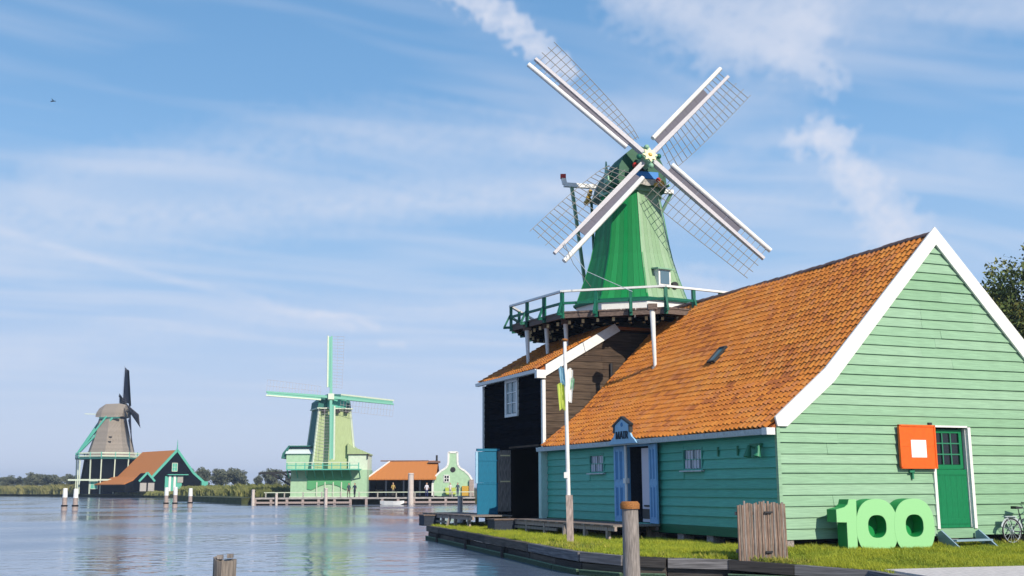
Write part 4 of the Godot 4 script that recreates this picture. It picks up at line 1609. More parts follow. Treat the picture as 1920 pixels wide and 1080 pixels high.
func near_things() -> void:
	boardwalk("plank landing on posts along the green side wall, behind the flagpole", H(-1.75, 0.5, 5.9), 8.2, 1.6, 0.96)
	boardwalk("plank landing on posts beside the black barn near the quay end", H(-2.3, 0.5, 16.6), 6.2, 1.7, 1.02)
	for q in [["dark blue storage box at the far end of the landing by the flagpole", H(-2.05, 0.5, 14.0), 0.9], ["dark blue storage box on the quay end, beside the far landing", H(-2.45, 0.5, 21.3), 0.7]]:
		var b := thing("storage_box", q[0], "box", q[1], TURN, "dark boxes at the ends of the landings")
		var mb := MB.new()
		mb.box(Vector3(0, 0.72, 0), Vector3(q[2], 0.42, 0.7))
		part(mb, "body", M.box_blue, b)
		mb = MB.new()
		mb.box(Vector3(0, 0.945, 0), Vector3(q[2] + 0.06, 0.05, 0.76))
		part(mb, "lid", M.deck_wood, b)
	# flagpole with a wooden foot
	var f := thing("flagpole", "white flagpole with orange tip on a weathered wooden foot", "flagpole", Vector3(1.56, 0.45, -31.3))
	var mb := MB.new()
	mb.box(Vector3(0.03, 1.12, 0), Vector3(0.19, 1.5, 0.17), Basis(Vector3(0, 0, 1), 0.012))
	part(mb, "foot", M.pink_wood, f)
	mb = MB.new()
	mb.tube(Vector3(0.0, 1.7, 0.02), Vector3(-0.05, 6.2, 0.02), 0.062, 0.05, 10)
	part(mb, "pole", M.white, f)
	mb = MB.new()
	mb.ball(Vector3(-0.05, 6.25, 0.02), Vector3(0.10, 0.05, 0.10), 8, 5)
	part(mb, "finial", M.rust, f)
	mb = MB.new()
	mb.box(Vector3(-0.07, 2.42, 0.06), Vector3(0.10, 0.16, 0.06))
	part(mb, "cleat", M.white, f)
	flag()
	# bollard with a rusty cap, standing in the water before the quay
	var b := thing("mooring_post", "grey timber mooring post with orange rusty cap in front of the quay", "post", Vector3(2.0, 0, -19.0))
	mb = MB.new()
	var rings := []
	for q in [[-1.2, 0.150], [0.2, 0.147], [1.0, 0.142], [1.74, 0.138]]:
		var ring := []
		for i in 16:
			var a := TAU * i / 16
			ring.append(Vector3(cos(a) * q[1] * (1.0 + 0.03 * sin(a * 3.0 + q[0])) - q[0] * 0.008, q[0], sin(a) * q[1]))
		rings.append(ring)
	mb.loft(rings, true, true, true)
	part(mb, "shaft", M.silver_wood, b)
	mb = MB.new()
	mb.tube(Vector3(-0.012, 1.725, 0), Vector3(-0.012, 1.81, 0), 0.165, 0.168, 20)
	mb.tube(Vector3(-0.012, 1.81, 0), Vector3(-0.012, 1.85, 0), 0.168, 0.135, 20)
	part(mb, "cap", M.rust, b)
	# worn post in the foreground water
	b = thing("worn_post", "weathered square timber post with split top alone in the open water", "post", Vector3(-3.58, 0, -14.0))
	mb = MB.new()
	rings = []
	for q in [[-1.2, 0.0], [0.5, 0.0], [1.0, 0.0], [1.24, 0.0]]:
		var ring := []
		for i in 12:
			var a := TAU * i / 12
			var rr := 0.118 / maxf(absf(cos(a)), absf(sin(a))) * 0.94 if i % 3 else 0.145
			ring.append(Vector3(cos(a) * minf(rr, 0.145), q[0] + (rng.randf_range(-0.03, 0.035) if q[0] > 1.2 else 0.0), sin(a) * minf(rr, 0.145)))
		rings.append(ring)
	mb.loft(rings, false, true)
	var core: Array = rings[-1]
	for i in 12:
		mb.face([core[i], core[(i + 1) % 12], Vector3(0.01, 1.20, 0.01)], Vector3(0, 0, 0))
	part(mb, "shaft", M.grey_wood, b)
	for q in [Vector3(-0.05, 1.26, 0.04), Vector3(0.06, 1.27, -0.02)]:
		mb = MB.new()
		mb.box(q, Vector3(0.06, 0.05, 0.09))
		part(mb, "splinter", M.silver_wood, b)
	palisade()
	digits()
	bicycle()
	near_tree()
	bird()


func flag() -> void:
	var fl := thing("flag", "limp flag of blue, lime and white hanging from the flagpole", "flag", Vector3(1.53, 4.2, -31.28))
	for q in [["lime", -0.15, 0.82, 0.08, 0.19], ["flag_blue", -0.12, 1.30, 0.78, 0.15], ["white", 0.10, 1.25, 0.30, 0.17], ["pale_green", 0.17, 1.0, 0.66, 0.11]]:
		if q[0] == "lime":
			mk("lime", Vector3(0.44, 0.52, 0.10), 0.8)
			mk("flag_blue", Vector3(0.20, 0.38, 0.50), 0.8)
		var mb := MB.new()
		mb.st.set_smooth_group(0)
		var n := 10
		for i in n:
			for j in 5:
				var c := []
				for e in [[i, j], [i + 1, j], [i + 1, j + 1], [i, j + 1]]:
					var t: float = e[0] / float(n)
					var s: float = e[1] / 5.0 - 0.5
					var y: float = lerpf(q[2], q[3], s + 0.5)
					var ww: float = q[4] * (0.55 + 0.45 * (1.0 - (s + 0.5) * 0.3))
					c.append(Vector3(q[1] + (t - 0.5) * ww - s * 0.05 * signf(q[1]), y - absf(t - 0.5) * 0.12, 0.05 * sin(t * 14.0 + s * 2.0) * (0.5 + t)))
				mb.face(c, Vector3(q[1], 0.7, -8))
		var o := part(mb, "cloth", M[q[0]], fl, Vector3.ZERO)
		o.rotation.y = 0.3


func palisade() -> void:
	var f := thing("palisade", "small screen of rough brown upright stakes on the quay edge", "fence", Vector3(5.13, 0.36, -25.62))
	var d := Vector3(1.24, 0, -0.50)
	var n := 25
	for k in n:
		var w := d.length() / n
		var p := d * ((k + 0.5) / n)
		var h := 1.36 + rng.randf_range(-0.06, 0.05)
		var mb := MB.new()
		var z := rng.randf_range(-0.015, 0.02)
		var o := Vector3(0.37, 0, 0.93) * z
		mb.tube(p + o + Vector3(rng.randf_range(-0.012, 0.012), -0.15, 0), p + o + Vector3(rng.randf_range(-0.012, 0.012), h, 0), w * 0.60, w * 0.52, 7)
		part(mb, "stake", M[["red_wood", "grey_wood", "red_wood", "silver_wood", "red_wood"][k % 5]], f, Vector3.ZERO)
	for y in [0.28, 1.12]:
		var mb := MB.new()
		var o := Vector3(-0.37, 0, -0.93) * 0.07
		mb.bar(o + Vector3(0, y, 0), d + o + Vector3(0, y, 0), 0.05, 0.08)
		part(mb, "rail", M.grey_wood, f, Vector3.ZERO)
	var mb3 := MB.new()
	var o3 := Vector3(0.37, 0, 0.93) * 0.07
	mb3.bar(d * 0.52 + o3 + Vector3(0, 1.14, 0), d * 0.68 + o3 + Vector3(0, 1.14, 0), 0.03, 0.04)
	mb3.bar(d * 0.52 + o3 + Vector3(0, 0.25, 0), d * 0.66 + o3 + Vector3(0, 0.25, 0), 0.03, 0.04)
	part(mb3, "latch", M.iron, f, Vector3.ZERO)


func digits() -> void:
	var t := thing("number_sculpture", "large light green three dimensional number 100 standing on grass", "sculpture", H(2.7, 0.44, -0.75), TURN)
	var put := func(poly: PackedVector2Array, called: String, z: float, depth: float) -> void:
		var mb := MB.new()
		mb.prism(poly, z - depth, z - 0.02)
		var o := part(mb, called, M.deep_green, t)
		mb = MB.new()
		mb.prism(poly, z - 0.018, z)
		part(mb, "face", M.glow_green, o)
	var one := PackedVector2Array()
	for p in [[1.135, 1.505], [1.40, 1.56], [1.50, 1.63], [1.545, 1.755], [1.775, 1.755], [1.735, 0.33], [1.44, 0.33], [1.445, 1.18], [1.135, 1.19]]:
		one.append(Vector2(p[0] - 2.7, p[1]))
	put.call(one, "digit_one", 0.0, 0.38)
	for k in 2:
		var cx: float = [2.40, 3.615][k] - 2.7
		var poly := PackedVector2Array()
		var n := 44
		# a ring drawn as one loop: outer outline, a hair-thin bridge, inner outline
		for i in n + 1:
			var a := -PI / 2 + TAU * i / n * 0.9999
			poly.append(Vector2(cx + signf(cos(a)) * pow(absf(cos(a)), 0.84) * 0.665, 1.045 + signf(sin(a)) * pow(absf(sin(a)), 0.84) * 0.715))
		for i in n + 1:
			var a := -PI / 2 - TAU * i / n * 0.9999 - 0.0008
			poly.append(Vector2(cx + signf(cos(a)) * pow(absf(cos(a)), 0.80) * 0.295, 1.065 + signf(sin(a)) * pow(absf(sin(a)), 0.80) * 0.288))
		put.call(poly, "digit_zero", 0.004 + 0.004 * k, 0.38)
		var back := MB.new()
		var disc := PackedVector2Array()
		for i in 24:
			disc.append(Vector2(cx + cos(TAU * i / 24) * 0.34, 1.065 + sin(TAU * i / 24) * 0.33))
		back.prism(disc, -0.40, -0.383)
		part(back, "back_panel", M.deep_green, t)


func bicycle() -> void:
	var at := H(7.42, 0.50, -0.32)
	var b := thing("bicycle", "dark grey city bicycle parked against the green gable boards", "bicycle", at, TURN)
	var wheel := func(x: float) -> void:
		var o := Node3D.new()
		o.name = "wheel" if x < 0.5 else "wheel_001"
		b.add_child(o)
		o.position = Vector3(x, 0.34, 0)
		for q in [[0.335, 0.022, "iron", "tyre"], [0.305, 0.010, "gutter", "rim"]]:
			var tm := TorusMesh.new()
			tm.inner_radius = q[0] - q[1]
			tm.outer_radius = q[0] + q[1]
			tm.rings = 28
			tm.ring_segments = 6
			var mi := part_mesh(tm, q[3], null, o, Vector3.ZERO)
			mi.set_surface_override_material(0, M[q[2]])
			mi.rotation.x = PI / 2
		var mb := MB.new()
		for i in 14:
			var a := TAU * i / 14
			mb.bar(Vector3.ZERO, Vector3(cos(a), sin(a), 0) * 0.3, 0.006, 0.006, Vector3(0, 0, 1))
		mb.tube(Vector3(0, 0, -0.05), Vector3(0, 0, 0.05), 0.03, 0.03, 8)
		part(mb, "spokes", M.gutter, o, Vector3.ZERO)
	wheel.call(0.0)
	wheel.call(1.08)
	var y0 := at.y
	var p := func(x: float, y: float) -> Vector3:
		return Vector3(x, y, 0)
	var fr := MB.new()
	for q in [[[0.46, 0.30], [0.32, 0.82]], [[0.46, 0.30], [0.90, 0.80]], [[0.36, 0.62], [0.92, 0.84]], [[0, 0.34], [0.46, 0.30]], [[0, 0.34], [0.34, 0.70]]]:
		fr.tube(p.call(q[0][0], q[0][1]), p.call(q[1][0], q[1][1]), 0.017, 0.017, 6)
	part(fr, "frame", M.box_blue, b, Vector3.ZERO)
	var mb := MB.new()
	mb.tube(p.call(1.08, 0.34), p.call(0.91, 0.92), 0.015, 0.018, 6)
	mb.tube(p.call(0.91, 0.92), p.call(0.87, 1.08), 0.012, 0.012, 6)
	mb.tube(Vector3(0.86, 1.08, -0.06), Vector3(0.70, 1.12, -0.28), 0.012, 0.014, 6)
	mb.tube(Vector3(0.86, 1.08, 0.06), Vector3(0.70, 1.12, 0.28), 0.012, 0.014, 6)
	mb.tube(Vector3(0.86, 1.08, -0.06), Vector3(0.86, 1.08, 0.06), 0.012, 0.012, 6)
	part(mb, "handlebar", M.iron, b, Vector3.ZERO)
	mb = MB.new()
	mb.tube(p.call(0.32, 0.80), p.call(0.29, 0.95), 0.013, 0.013, 6)
	mb.hexa([Vector3(0.12, 0.94, -0.10), Vector3(0.44, 0.95, -0.03), Vector3(0.44, 0.95, 0.03), Vector3(0.12, 0.94, 0.10), Vector3(0.12, 1.02, -0.09), Vector3(0.44, 0.99, -0.025), Vector3(0.44, 0.99, 0.025), Vector3(0.12, 1.02, 0.09)])
	part(mb, "saddle", M.iron, b, Vector3.ZERO)
	mb = MB.new()
	mb.box(Vector3(-0.05, 0.74, 0), Vector3(0.42, 0.02, 0.12))
	mb.bar(Vector3(-0.2, 0.74, 0.05), Vector3(0.0, 0.34, 0.05), 0.012, 0.012)
	mb.bar(Vector3(-0.2, 0.74, -0.05), Vector3(0.0, 0.34, -0.05), 0.012, 0.012)
	part(mb, "carrier", M.gutter, b, Vector3.ZERO)
	mb = MB.new()
	for i in 10:
		var a := 0.2 + 2.6 * i / 10.0
		var a1 := 0.2 + 2.6 * (i + 1) / 10.0
		mb.bar(Vector3(cos(a) * 0.385, 0.34 + sin(a) * 0.385, 0), Vector3(cos(a1) * 0.385, 0.34 + sin(a1) * 0.385, 0), 0.05, 0.008, Vector3(0, 0, 1))
	part(mb, "mudguard", M.gutter, b, Vector3.ZERO)
	mb = MB.new()
	mb.tube(Vector3(0.46, 0.30, 0.03), Vector3(0.46, 0.30, 0.05), 0.09, 0.09, 14)
	mb.bar(Vector3(0.46, 0.30, 0.07), Vector3(0.56, 0.17, 0.07), 0.02, 0.015)
	mb.bar(Vector3(0.46, 0.30, -0.05), Vector3(0.36, 0.43, -0.05), 0.02, 0.015)
	mb.box(Vector3(0.56, 0.16, 0.12), Vector3(0.09, 0.02, 0.09))
	mb.box(Vector3(0.36, 0.44, -0.1), Vector3(0.09, 0.02, 0.09))
	part(mb, "crank", M.iron, b, Vector3.ZERO)


func leaves(mb: MB, c: Vector3, r: Vector3, n: int, size: float, lo: Color, hi: Color) -> void:
	for i in n:
		var d := Vector3(rng.randfn(), rng.randfn(), rng.randfn()).normalized()
		var p := c + d * r * pow(rng.randf(), 0.45)
		var a := Vector3(rng.randfn(), rng.randfn(), rng.randfn()).normalized() * size * rng.randf_range(0.6, 1.2)
		var b := a.cross(Vector3(rng.randfn(), rng.randfn(), rng.randfn()).normalized()) * 0.62
		mb.st.set_color(lo.lerp(hi, rng.randf()))
		mb.tri(p - a * 0.5, p + b * 0.5, p + a * 0.5)
		mb.tri(p - a * 0.5, p + a * 0.5, p - b * 0.5)


func near_tree() -> void:
	var t := thing("leafy_tree", "tall olive green leafy tree rising behind the right roof slope", "tree", Vector3(28.7, 0.5, -58.0))
	var mb := MB.new()
	rng.seed = 19
	mb.tube(Vector3(0, 0, 0), Vector3(0.1, 6.5, 0), 0.42, 0.26, 10)
	part(mb, "trunk", M.bark, t, Vector3.ZERO)
	var crown := MB.new()
	for i in 95:
		var d := Vector3(rng.randfn(), rng.randfn(), rng.randfn()).normalized()
		var c := Vector3(0, 9.9, 0) + d * Vector3(3.4, 4.8, 3.4) * rng.randf_range(0.45, 1.0)
		if i % 5 == 0:
			mb = MB.new()
			mb.tube(Vector3(0.05, rng.randf_range(4.0, 6.4), 0), c, 0.12, 0.03, 6)
			part(mb, "limb", M.bark, t, Vector3.ZERO)
		var warm := rng.randf()
		leaves(crown, c, Vector3(1.05, 0.9, 1.05) * rng.randf_range(0.75, 1.25), 300, 0.26, Color(0.05, 0.085, 0.025).lerp(Color(0.13, 0.12, 0.025), warm * 0.6), Color(0.11, 0.16, 0.04).lerp(Color(0.26, 0.22, 0.045), warm * 0.7))
	part(crown, "crown", M.leaf, t, Vector3.ZERO)


func bird() -> void:
	var mb := MB.new()
	mb.tube(Vector3(-0.22, 0, 0), Vector3(0.2, 0.02, 0), 0.05, 0.03, 6)
	mb.face([Vector3(-0.05, 0.02, 0), Vector3(0.08, 0.02, 0), Vector3(0.0, 0.14, 0.45)], Vector3(0, -1, 0))
	mb.face([Vector3(-0.05, 0.02, 0), Vector3(0.08, 0.02, 0), Vector3(0.0, 0.14, -0.45)], Vector3(0, -1, 0))
	single(mb, "bird", M.iron, "tiny dark bird gliding high in the open sky", "bird", "", Vector3(-39.45, 34.94, -90.0))


func rect_window(parent: Node3D, c: Vector3, w: float, h: float, b: Basis, frame: Material, glass: Material) -> void:
	var mb := MB.new()
	for e in [[Vector3(0, h * 0.5, 0), Vector3(w + 0.1, 0.12, 0.08)], [Vector3(0, -h * 0.5, 0), Vector3(w + 0.1, 0.12, 0.08)], [Vector3(w * 0.5, 0, 0), Vector3(0.12, h, 0.08)], [Vector3(-w * 0.5, 0, 0), Vector3(0.12, h, 0.08)], [Vector3(0, 0, 0), Vector3(0.07, h, 0.06)], [Vector3(0, 0, 0), Vector3(w, 0.07, 0.06)]]:
		mb.box(c + b * (e[0] + Vector3(0, 0, 0.04)), e[1], b)
	var f := part(mb, "window", frame, parent)
	mb = MB.new()
	mb.box(c + b * Vector3(0, 0, 0.012), Vector3(w, h, 0.02), b)
	part(mb, "pane", glass, f)


func far_sail(s: Node3D, R: float, w: float, stock: Material, lead: Material, bars: Material, cloth: bool) -> void:
	var mb := MB.new()
	mb.bar(Vector3.ZERO, Vector3(R, 0, 0), 0.36, 0.34, Vector3(0, 0, 1), 0.6)
	part(mb, "stock", stock, s, Vector3.ZERO)
	mb = MB.new()
	mb.bar(Vector3(1.3, 0.50, 0.18), Vector3(R, 0.50, 0.12), 0.20, 0.10, Vector3(0, -0.3, 1))
	part(mb, "leading_board", lead, s, Vector3.ZERO)
	mb = MB.new()
	mb.hexa([Vector3(1.3, 0.1, 0.02), Vector3(R * 0.98, 0.1, 0.02), Vector3(R * 0.98, 0.46, 0.10), Vector3(1.3, 0.46, 0.14), Vector3(1.3, 0.1, 0.06), Vector3(R * 0.98, 0.1, 0.06), Vector3(R * 0.98, 0.46, 0.14), Vector3(1.3, 0.46, 0.18)])
	part(mb, "wind_board", stock, s, Vector3.ZERO)
	var n := 18
	for i in n:
		var r := lerpf(1.4, R, i / float(n - 1))
		var t := deg_to_rad(lerpf(24.0, 2.0, i / float(n - 1)))
		mb = MB.new()
		mb.bar(Vector3(r, 0.05, 0), Vector3(r, -w * cos(t), -w * sin(t)), 0.028, 0.028, Vector3(1, 0, 0))
		part(mb, "lattice_bar", bars, s, Vector3.ZERO)
	for f in [0.5, 1.0]:
		mb = MB.new()
		for i in 6:
			var t0 := deg_to_rad(lerpf(24.0, 2.0, i / 6.0))
			var t1 := deg_to_rad(lerpf(24.0, 2.0, (i + 1) / 6.0))
			mb.bar(Vector3(lerpf(1.4, R, i / 6.0), -w * f * cos(t0), -w * f * sin(t0)), Vector3(lerpf(1.4, R, (i + 1) / 6.0), -w * f * cos(t1), -w * f * sin(t1)), 0.03, 0.03, Vector3(0, 0, 1))
		part(mb, "lath", bars, s, Vector3.ZERO)
	if cloth:
		mb = MB.new()
		for i in 6:
			var t0 := deg_to_rad(lerpf(24.0, 2.0, i / 6.0))
			var t1 := deg_to_rad(lerpf(24.0, 2.0, (i + 1) / 6.0))
			var a := lerpf(1.6, R * 0.97, i / 6.0)
			var b := lerpf(1.6, R * 0.97, (i + 1) / 6.0)
			var q := []
			for z in [0.05, 0.11]:
				q.append_array([Vector3(a, -0.05, z), Vector3(b, -0.05, z), Vector3(b, -w * 0.92 * cos(t1), -w * 0.92 * sin(t1) + z), Vector3(a, -w * 0.92 * cos(t0), -w * 0.92 * sin(t0) + z)])
			mb.hexa(q)
		part(mb, "cloth", M.sail_cloth, s, Vector3.ZERO)


func rotor(m: Node3D, hub: Vector3, az: float, el: float, spin: Array, R: float, w: float, stock: Material, lead: Material, bars: Material, cloth := false) -> void:
	var n := Vector3(sin(az) * cos(el), sin(el), -cos(az) * cos(el))
	var rt := Vector3.UP.cross(n).normalized()
	var up := n.cross(rt)
	var mb := MB.new()
	mb.tube(hub - n * 3.0, hub + n * 0.3, 0.35, 0.3, 8)
	part(mb, "wind_shaft", M.iron, m)
	mb = MB.new()
	mb.box(hub, Vector3(0.8, 0.8, 0.7), Basis(rt, up, n))
	part(mb, "poll_end", lead, m)
	for k in 4:
		var s := Node3D.new()
		s.name = ["sail", "sail_001", "sail_002", "sail_003"][k]
		m.add_child(s)
		var g: float = spin[k]
		s.transform = Transform3D(Basis(rt * cos(g) + up * sin(g), -rt * sin(g) + up * cos(g), n), hub - Vector3(0, m.position.y, 0) - n * 0.2 * (k % 2))
		far_sail(s, R, w, stock, lead, bars, cloth)


func far_mill_green() -> void:
	var m := thing("green_sawmill", "pale green sawmill windmill with upright mint sails across the water", "windmill", Vector3(-24.6, 0.8, -150.0))
	# body: a turned tapering tower, shade of left and rear walls painted dark teal
	var tb := Basis(Vector3.UP, deg_to_rad(22.0))
	var ring := func(w: float, d: float, y: float) -> Array:
		var out := []
		for q in [[-1, 1], [1, 1], [1, -1], [-1, -1]]:
			out.append(tb * Vector3(q[0] * w * 0.5, 0, q[1] * d * 0.5) + Vector3(-0.45, y, -2.2))
		return out
	var lo: Array = ring.call(6.0, 5.0, 4.6)
	var hi: Array = ring.call(4.3, 4.2, 12.8)
	for k in 4:
		var mb := MB.new()
		mb.hexa([lo[k], lo[(k + 1) % 4], lo[(k + 1) % 4] * 0.96, lo[k] * 0.96, hi[k], hi[(k + 1) % 4], hi[(k + 1) % 4] * 0.97, hi[k] * 0.97])
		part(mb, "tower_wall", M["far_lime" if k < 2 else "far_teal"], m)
	for k in 4:
		var mb := MB.new()
		mb.bar(lo[k], hi[k], 0.22, 0.22)
		part(mb, "corner_board", M.far_pale, m)
	# cap: a low gabled house on top
	var cb := Transform3D(tb, Vector3(-0.45, 12.7, -2.0))
	var mb := MB.new()
	mb.prism(PackedVector2Array([Vector2(-2.3, 0), Vector2(2.3, 0), Vector2(2.2, 1.0), Vector2(0.9, 2.0), Vector2(-0.9, 2.0), Vector2(-2.2, 1.0)]), -2.6, 2.0, cb)
	part(mb, "cap", M.far_teal, m)
	mb = MB.new()
	mb.box(cb * Vector3(0, 0.02, 0), Vector3(4.9, 0.16, 4.9), tb)
	part(mb, "cap_rim", M.far_pale, m)
	mb = MB.new()
	mb.box(cb * Vector3(0.3, 0.75, 2.1), Vector3(2.6, 1.2, 0.2), tb)
	part(mb, "front_board", M.far_turquoise, m)
	for q in [-1.5, 0.4, 1.6]:
		mb = MB.new()
		mb.box(cb * Vector3(q, -0.35, 2.3), Vector3(0.5, 0.5, 0.4), tb)
		part(mb, "beam_end", M.iron, m)
	# lower works
	mb = MB.new()
	mb.box(Vector3(-0.05, 2.6, -2.0), Vector3(10.2, 3.7, 6.0))
	part(mb, "lower_wall", M.far_mint, m)
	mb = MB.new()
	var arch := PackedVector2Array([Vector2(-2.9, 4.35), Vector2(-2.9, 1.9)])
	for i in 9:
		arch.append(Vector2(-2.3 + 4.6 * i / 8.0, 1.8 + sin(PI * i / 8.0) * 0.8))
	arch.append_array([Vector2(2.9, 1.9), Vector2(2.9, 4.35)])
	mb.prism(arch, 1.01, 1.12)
	part(mb, "painted_gallery_shade", M.far_shade_green, m)  # shade below the gallery, painted as a darker green panel
	for x in [-1.6, -0.5, 0.6, 1.7]:
		mb = MB.new()
		mb.box(Vector3(x, 1.9, 1.15), Vector3(0.14, 1.9, 0.06))
		part(mb, "door_rail", M.far_pale, m)
	mb = MB.new()
	mb.box(Vector3(-0.05, 0.85, 1.05), Vector3(10.4, 0.22, 0.2))
	part(mb, "sill", M.far_pale, m)
	# gallery round the front
	mb = MB.new()
	mb.box(Vector3(-0.6, 4.48, 1.4), Vector3(9.6, 0.16, 2.9))
	part(mb, "gallery", M.far_turquoise, m)
	for y in [5.02, 5.4]:
		mb = MB.new()
		mb.box(Vector3(-0.6, y, 2.82), Vector3(9.6, 0.10, 0.10))
		part(mb, "gallery_rail", M.far_pale if y > 5.2 else M.far_turquoise, m)
	for i in 9:
		mb = MB.new()
		mb.box(Vector3(-5.35 + i * 1.19, 4.98, 2.8), Vector3(0.12, 0.9, 0.12))
		part(mb, "gallery_post", M.far_turquoise, m)
		mb = MB.new()
		mb.bar(Vector3(-5.35 + i * 1.19, 4.4, 2.6), Vector3(-5.35 + i * 1.19, 3.4, 1.1), 0.14, 0.14)
		part(mb, "gallery_brace", M.far_turquoise, m)
	# wings
	mb = MB.new()
	mb.box(Vector3(-4.3, 5.6, -1.4), Vector3(3.4, 2.2, 3.0))
	part(mb, "left_wing", M.far_mint, m)
	mb = MB.new()
	mb.prism(PackedVector2Array([Vector2(-6.75, 6.0), Vector2(-6.6, 6.7), Vector2(-5.8, 7.75), Vector2(-2.2, 7.75), Vector2(-2.2, 7.6), Vector2(-5.7, 7.6), Vector2(-6.2, 6.0)]), -3.2, -0.1)
	part(mb, "wing_gable", M.far_teal, m)
	mb = MB.new()
	mb.hexa([Vector3(-5.95, 7.72, -1.6), Vector3(-2.2, 7.72, -1.6), Vector3(-2.2, 6.62, 0.35), Vector3(-6.1, 6.62, 0.35), Vector3(-5.95, 7.84, -1.6), Vector3(-2.2, 7.84, -1.6), Vector3(-2.2, 6.72, 0.35), Vector3(-6.1, 6.72, 0.35)])
	part(mb, "wing_roof", M.far_roof, m)
	mb = MB.new()
	mb.box(Vector3(3.65, 4.4, -2.4), Vector3(2.6, 4.2, 4.6))
	part(mb, "right_wing", M.far_pale, m)
	mb = MB.new()
	mb.prism(PackedVector2Array([Vector2(2.2, 6.45), Vector2(5.1, 6.45), Vector2(5.1, 6.6), Vector2(2.9, 7.5), Vector2(2.2, 8.1)]), -4.6, 0.0)
	part(mb, "right_roof", M.far_lime, m)
	mb = MB.new()
	mb.box(Vector3(3.7, 6.5, -0.05), Vector3(3.0, 0.12, 0.16))
	mb.box(Vector3(4.95, 6.25, 0.0), Vector3(0.14, 0.7, 0.14))
	part(mb, "eave_board", M.iron, m)
	# log hoist on the left
	mb = MB.new()
	mb.bar(Vector3(-9.6, 4.0, 0.4), Vector3(-4.9, 4.2, 0.4), 0.3, 0.3)
	mb.bar(Vector3(-7.8, 3.95, 0.4), Vector3(-5.0, 2.3, 0.4), 0.22, 0.22)
	mb.bar(Vector3(-6.4, 4.05, 0.4), Vector3(-5.0, 3.2, 0.4), 0.2, 0.2)
	part(mb, "log_hoist", M.iron, m)
	# sails
	rotor(m, Vector3(0.0, 14.2, 1.2), deg_to_rad(166.0), deg_to_rad(9.0), [deg_to_rad(90.0), deg_to_rad(-5.6), deg_to_rad(-90.0), deg_to_rad(176.0)], 8.6, 1.7, M.far_sail_green, M.far_pale, M.far_lattice)


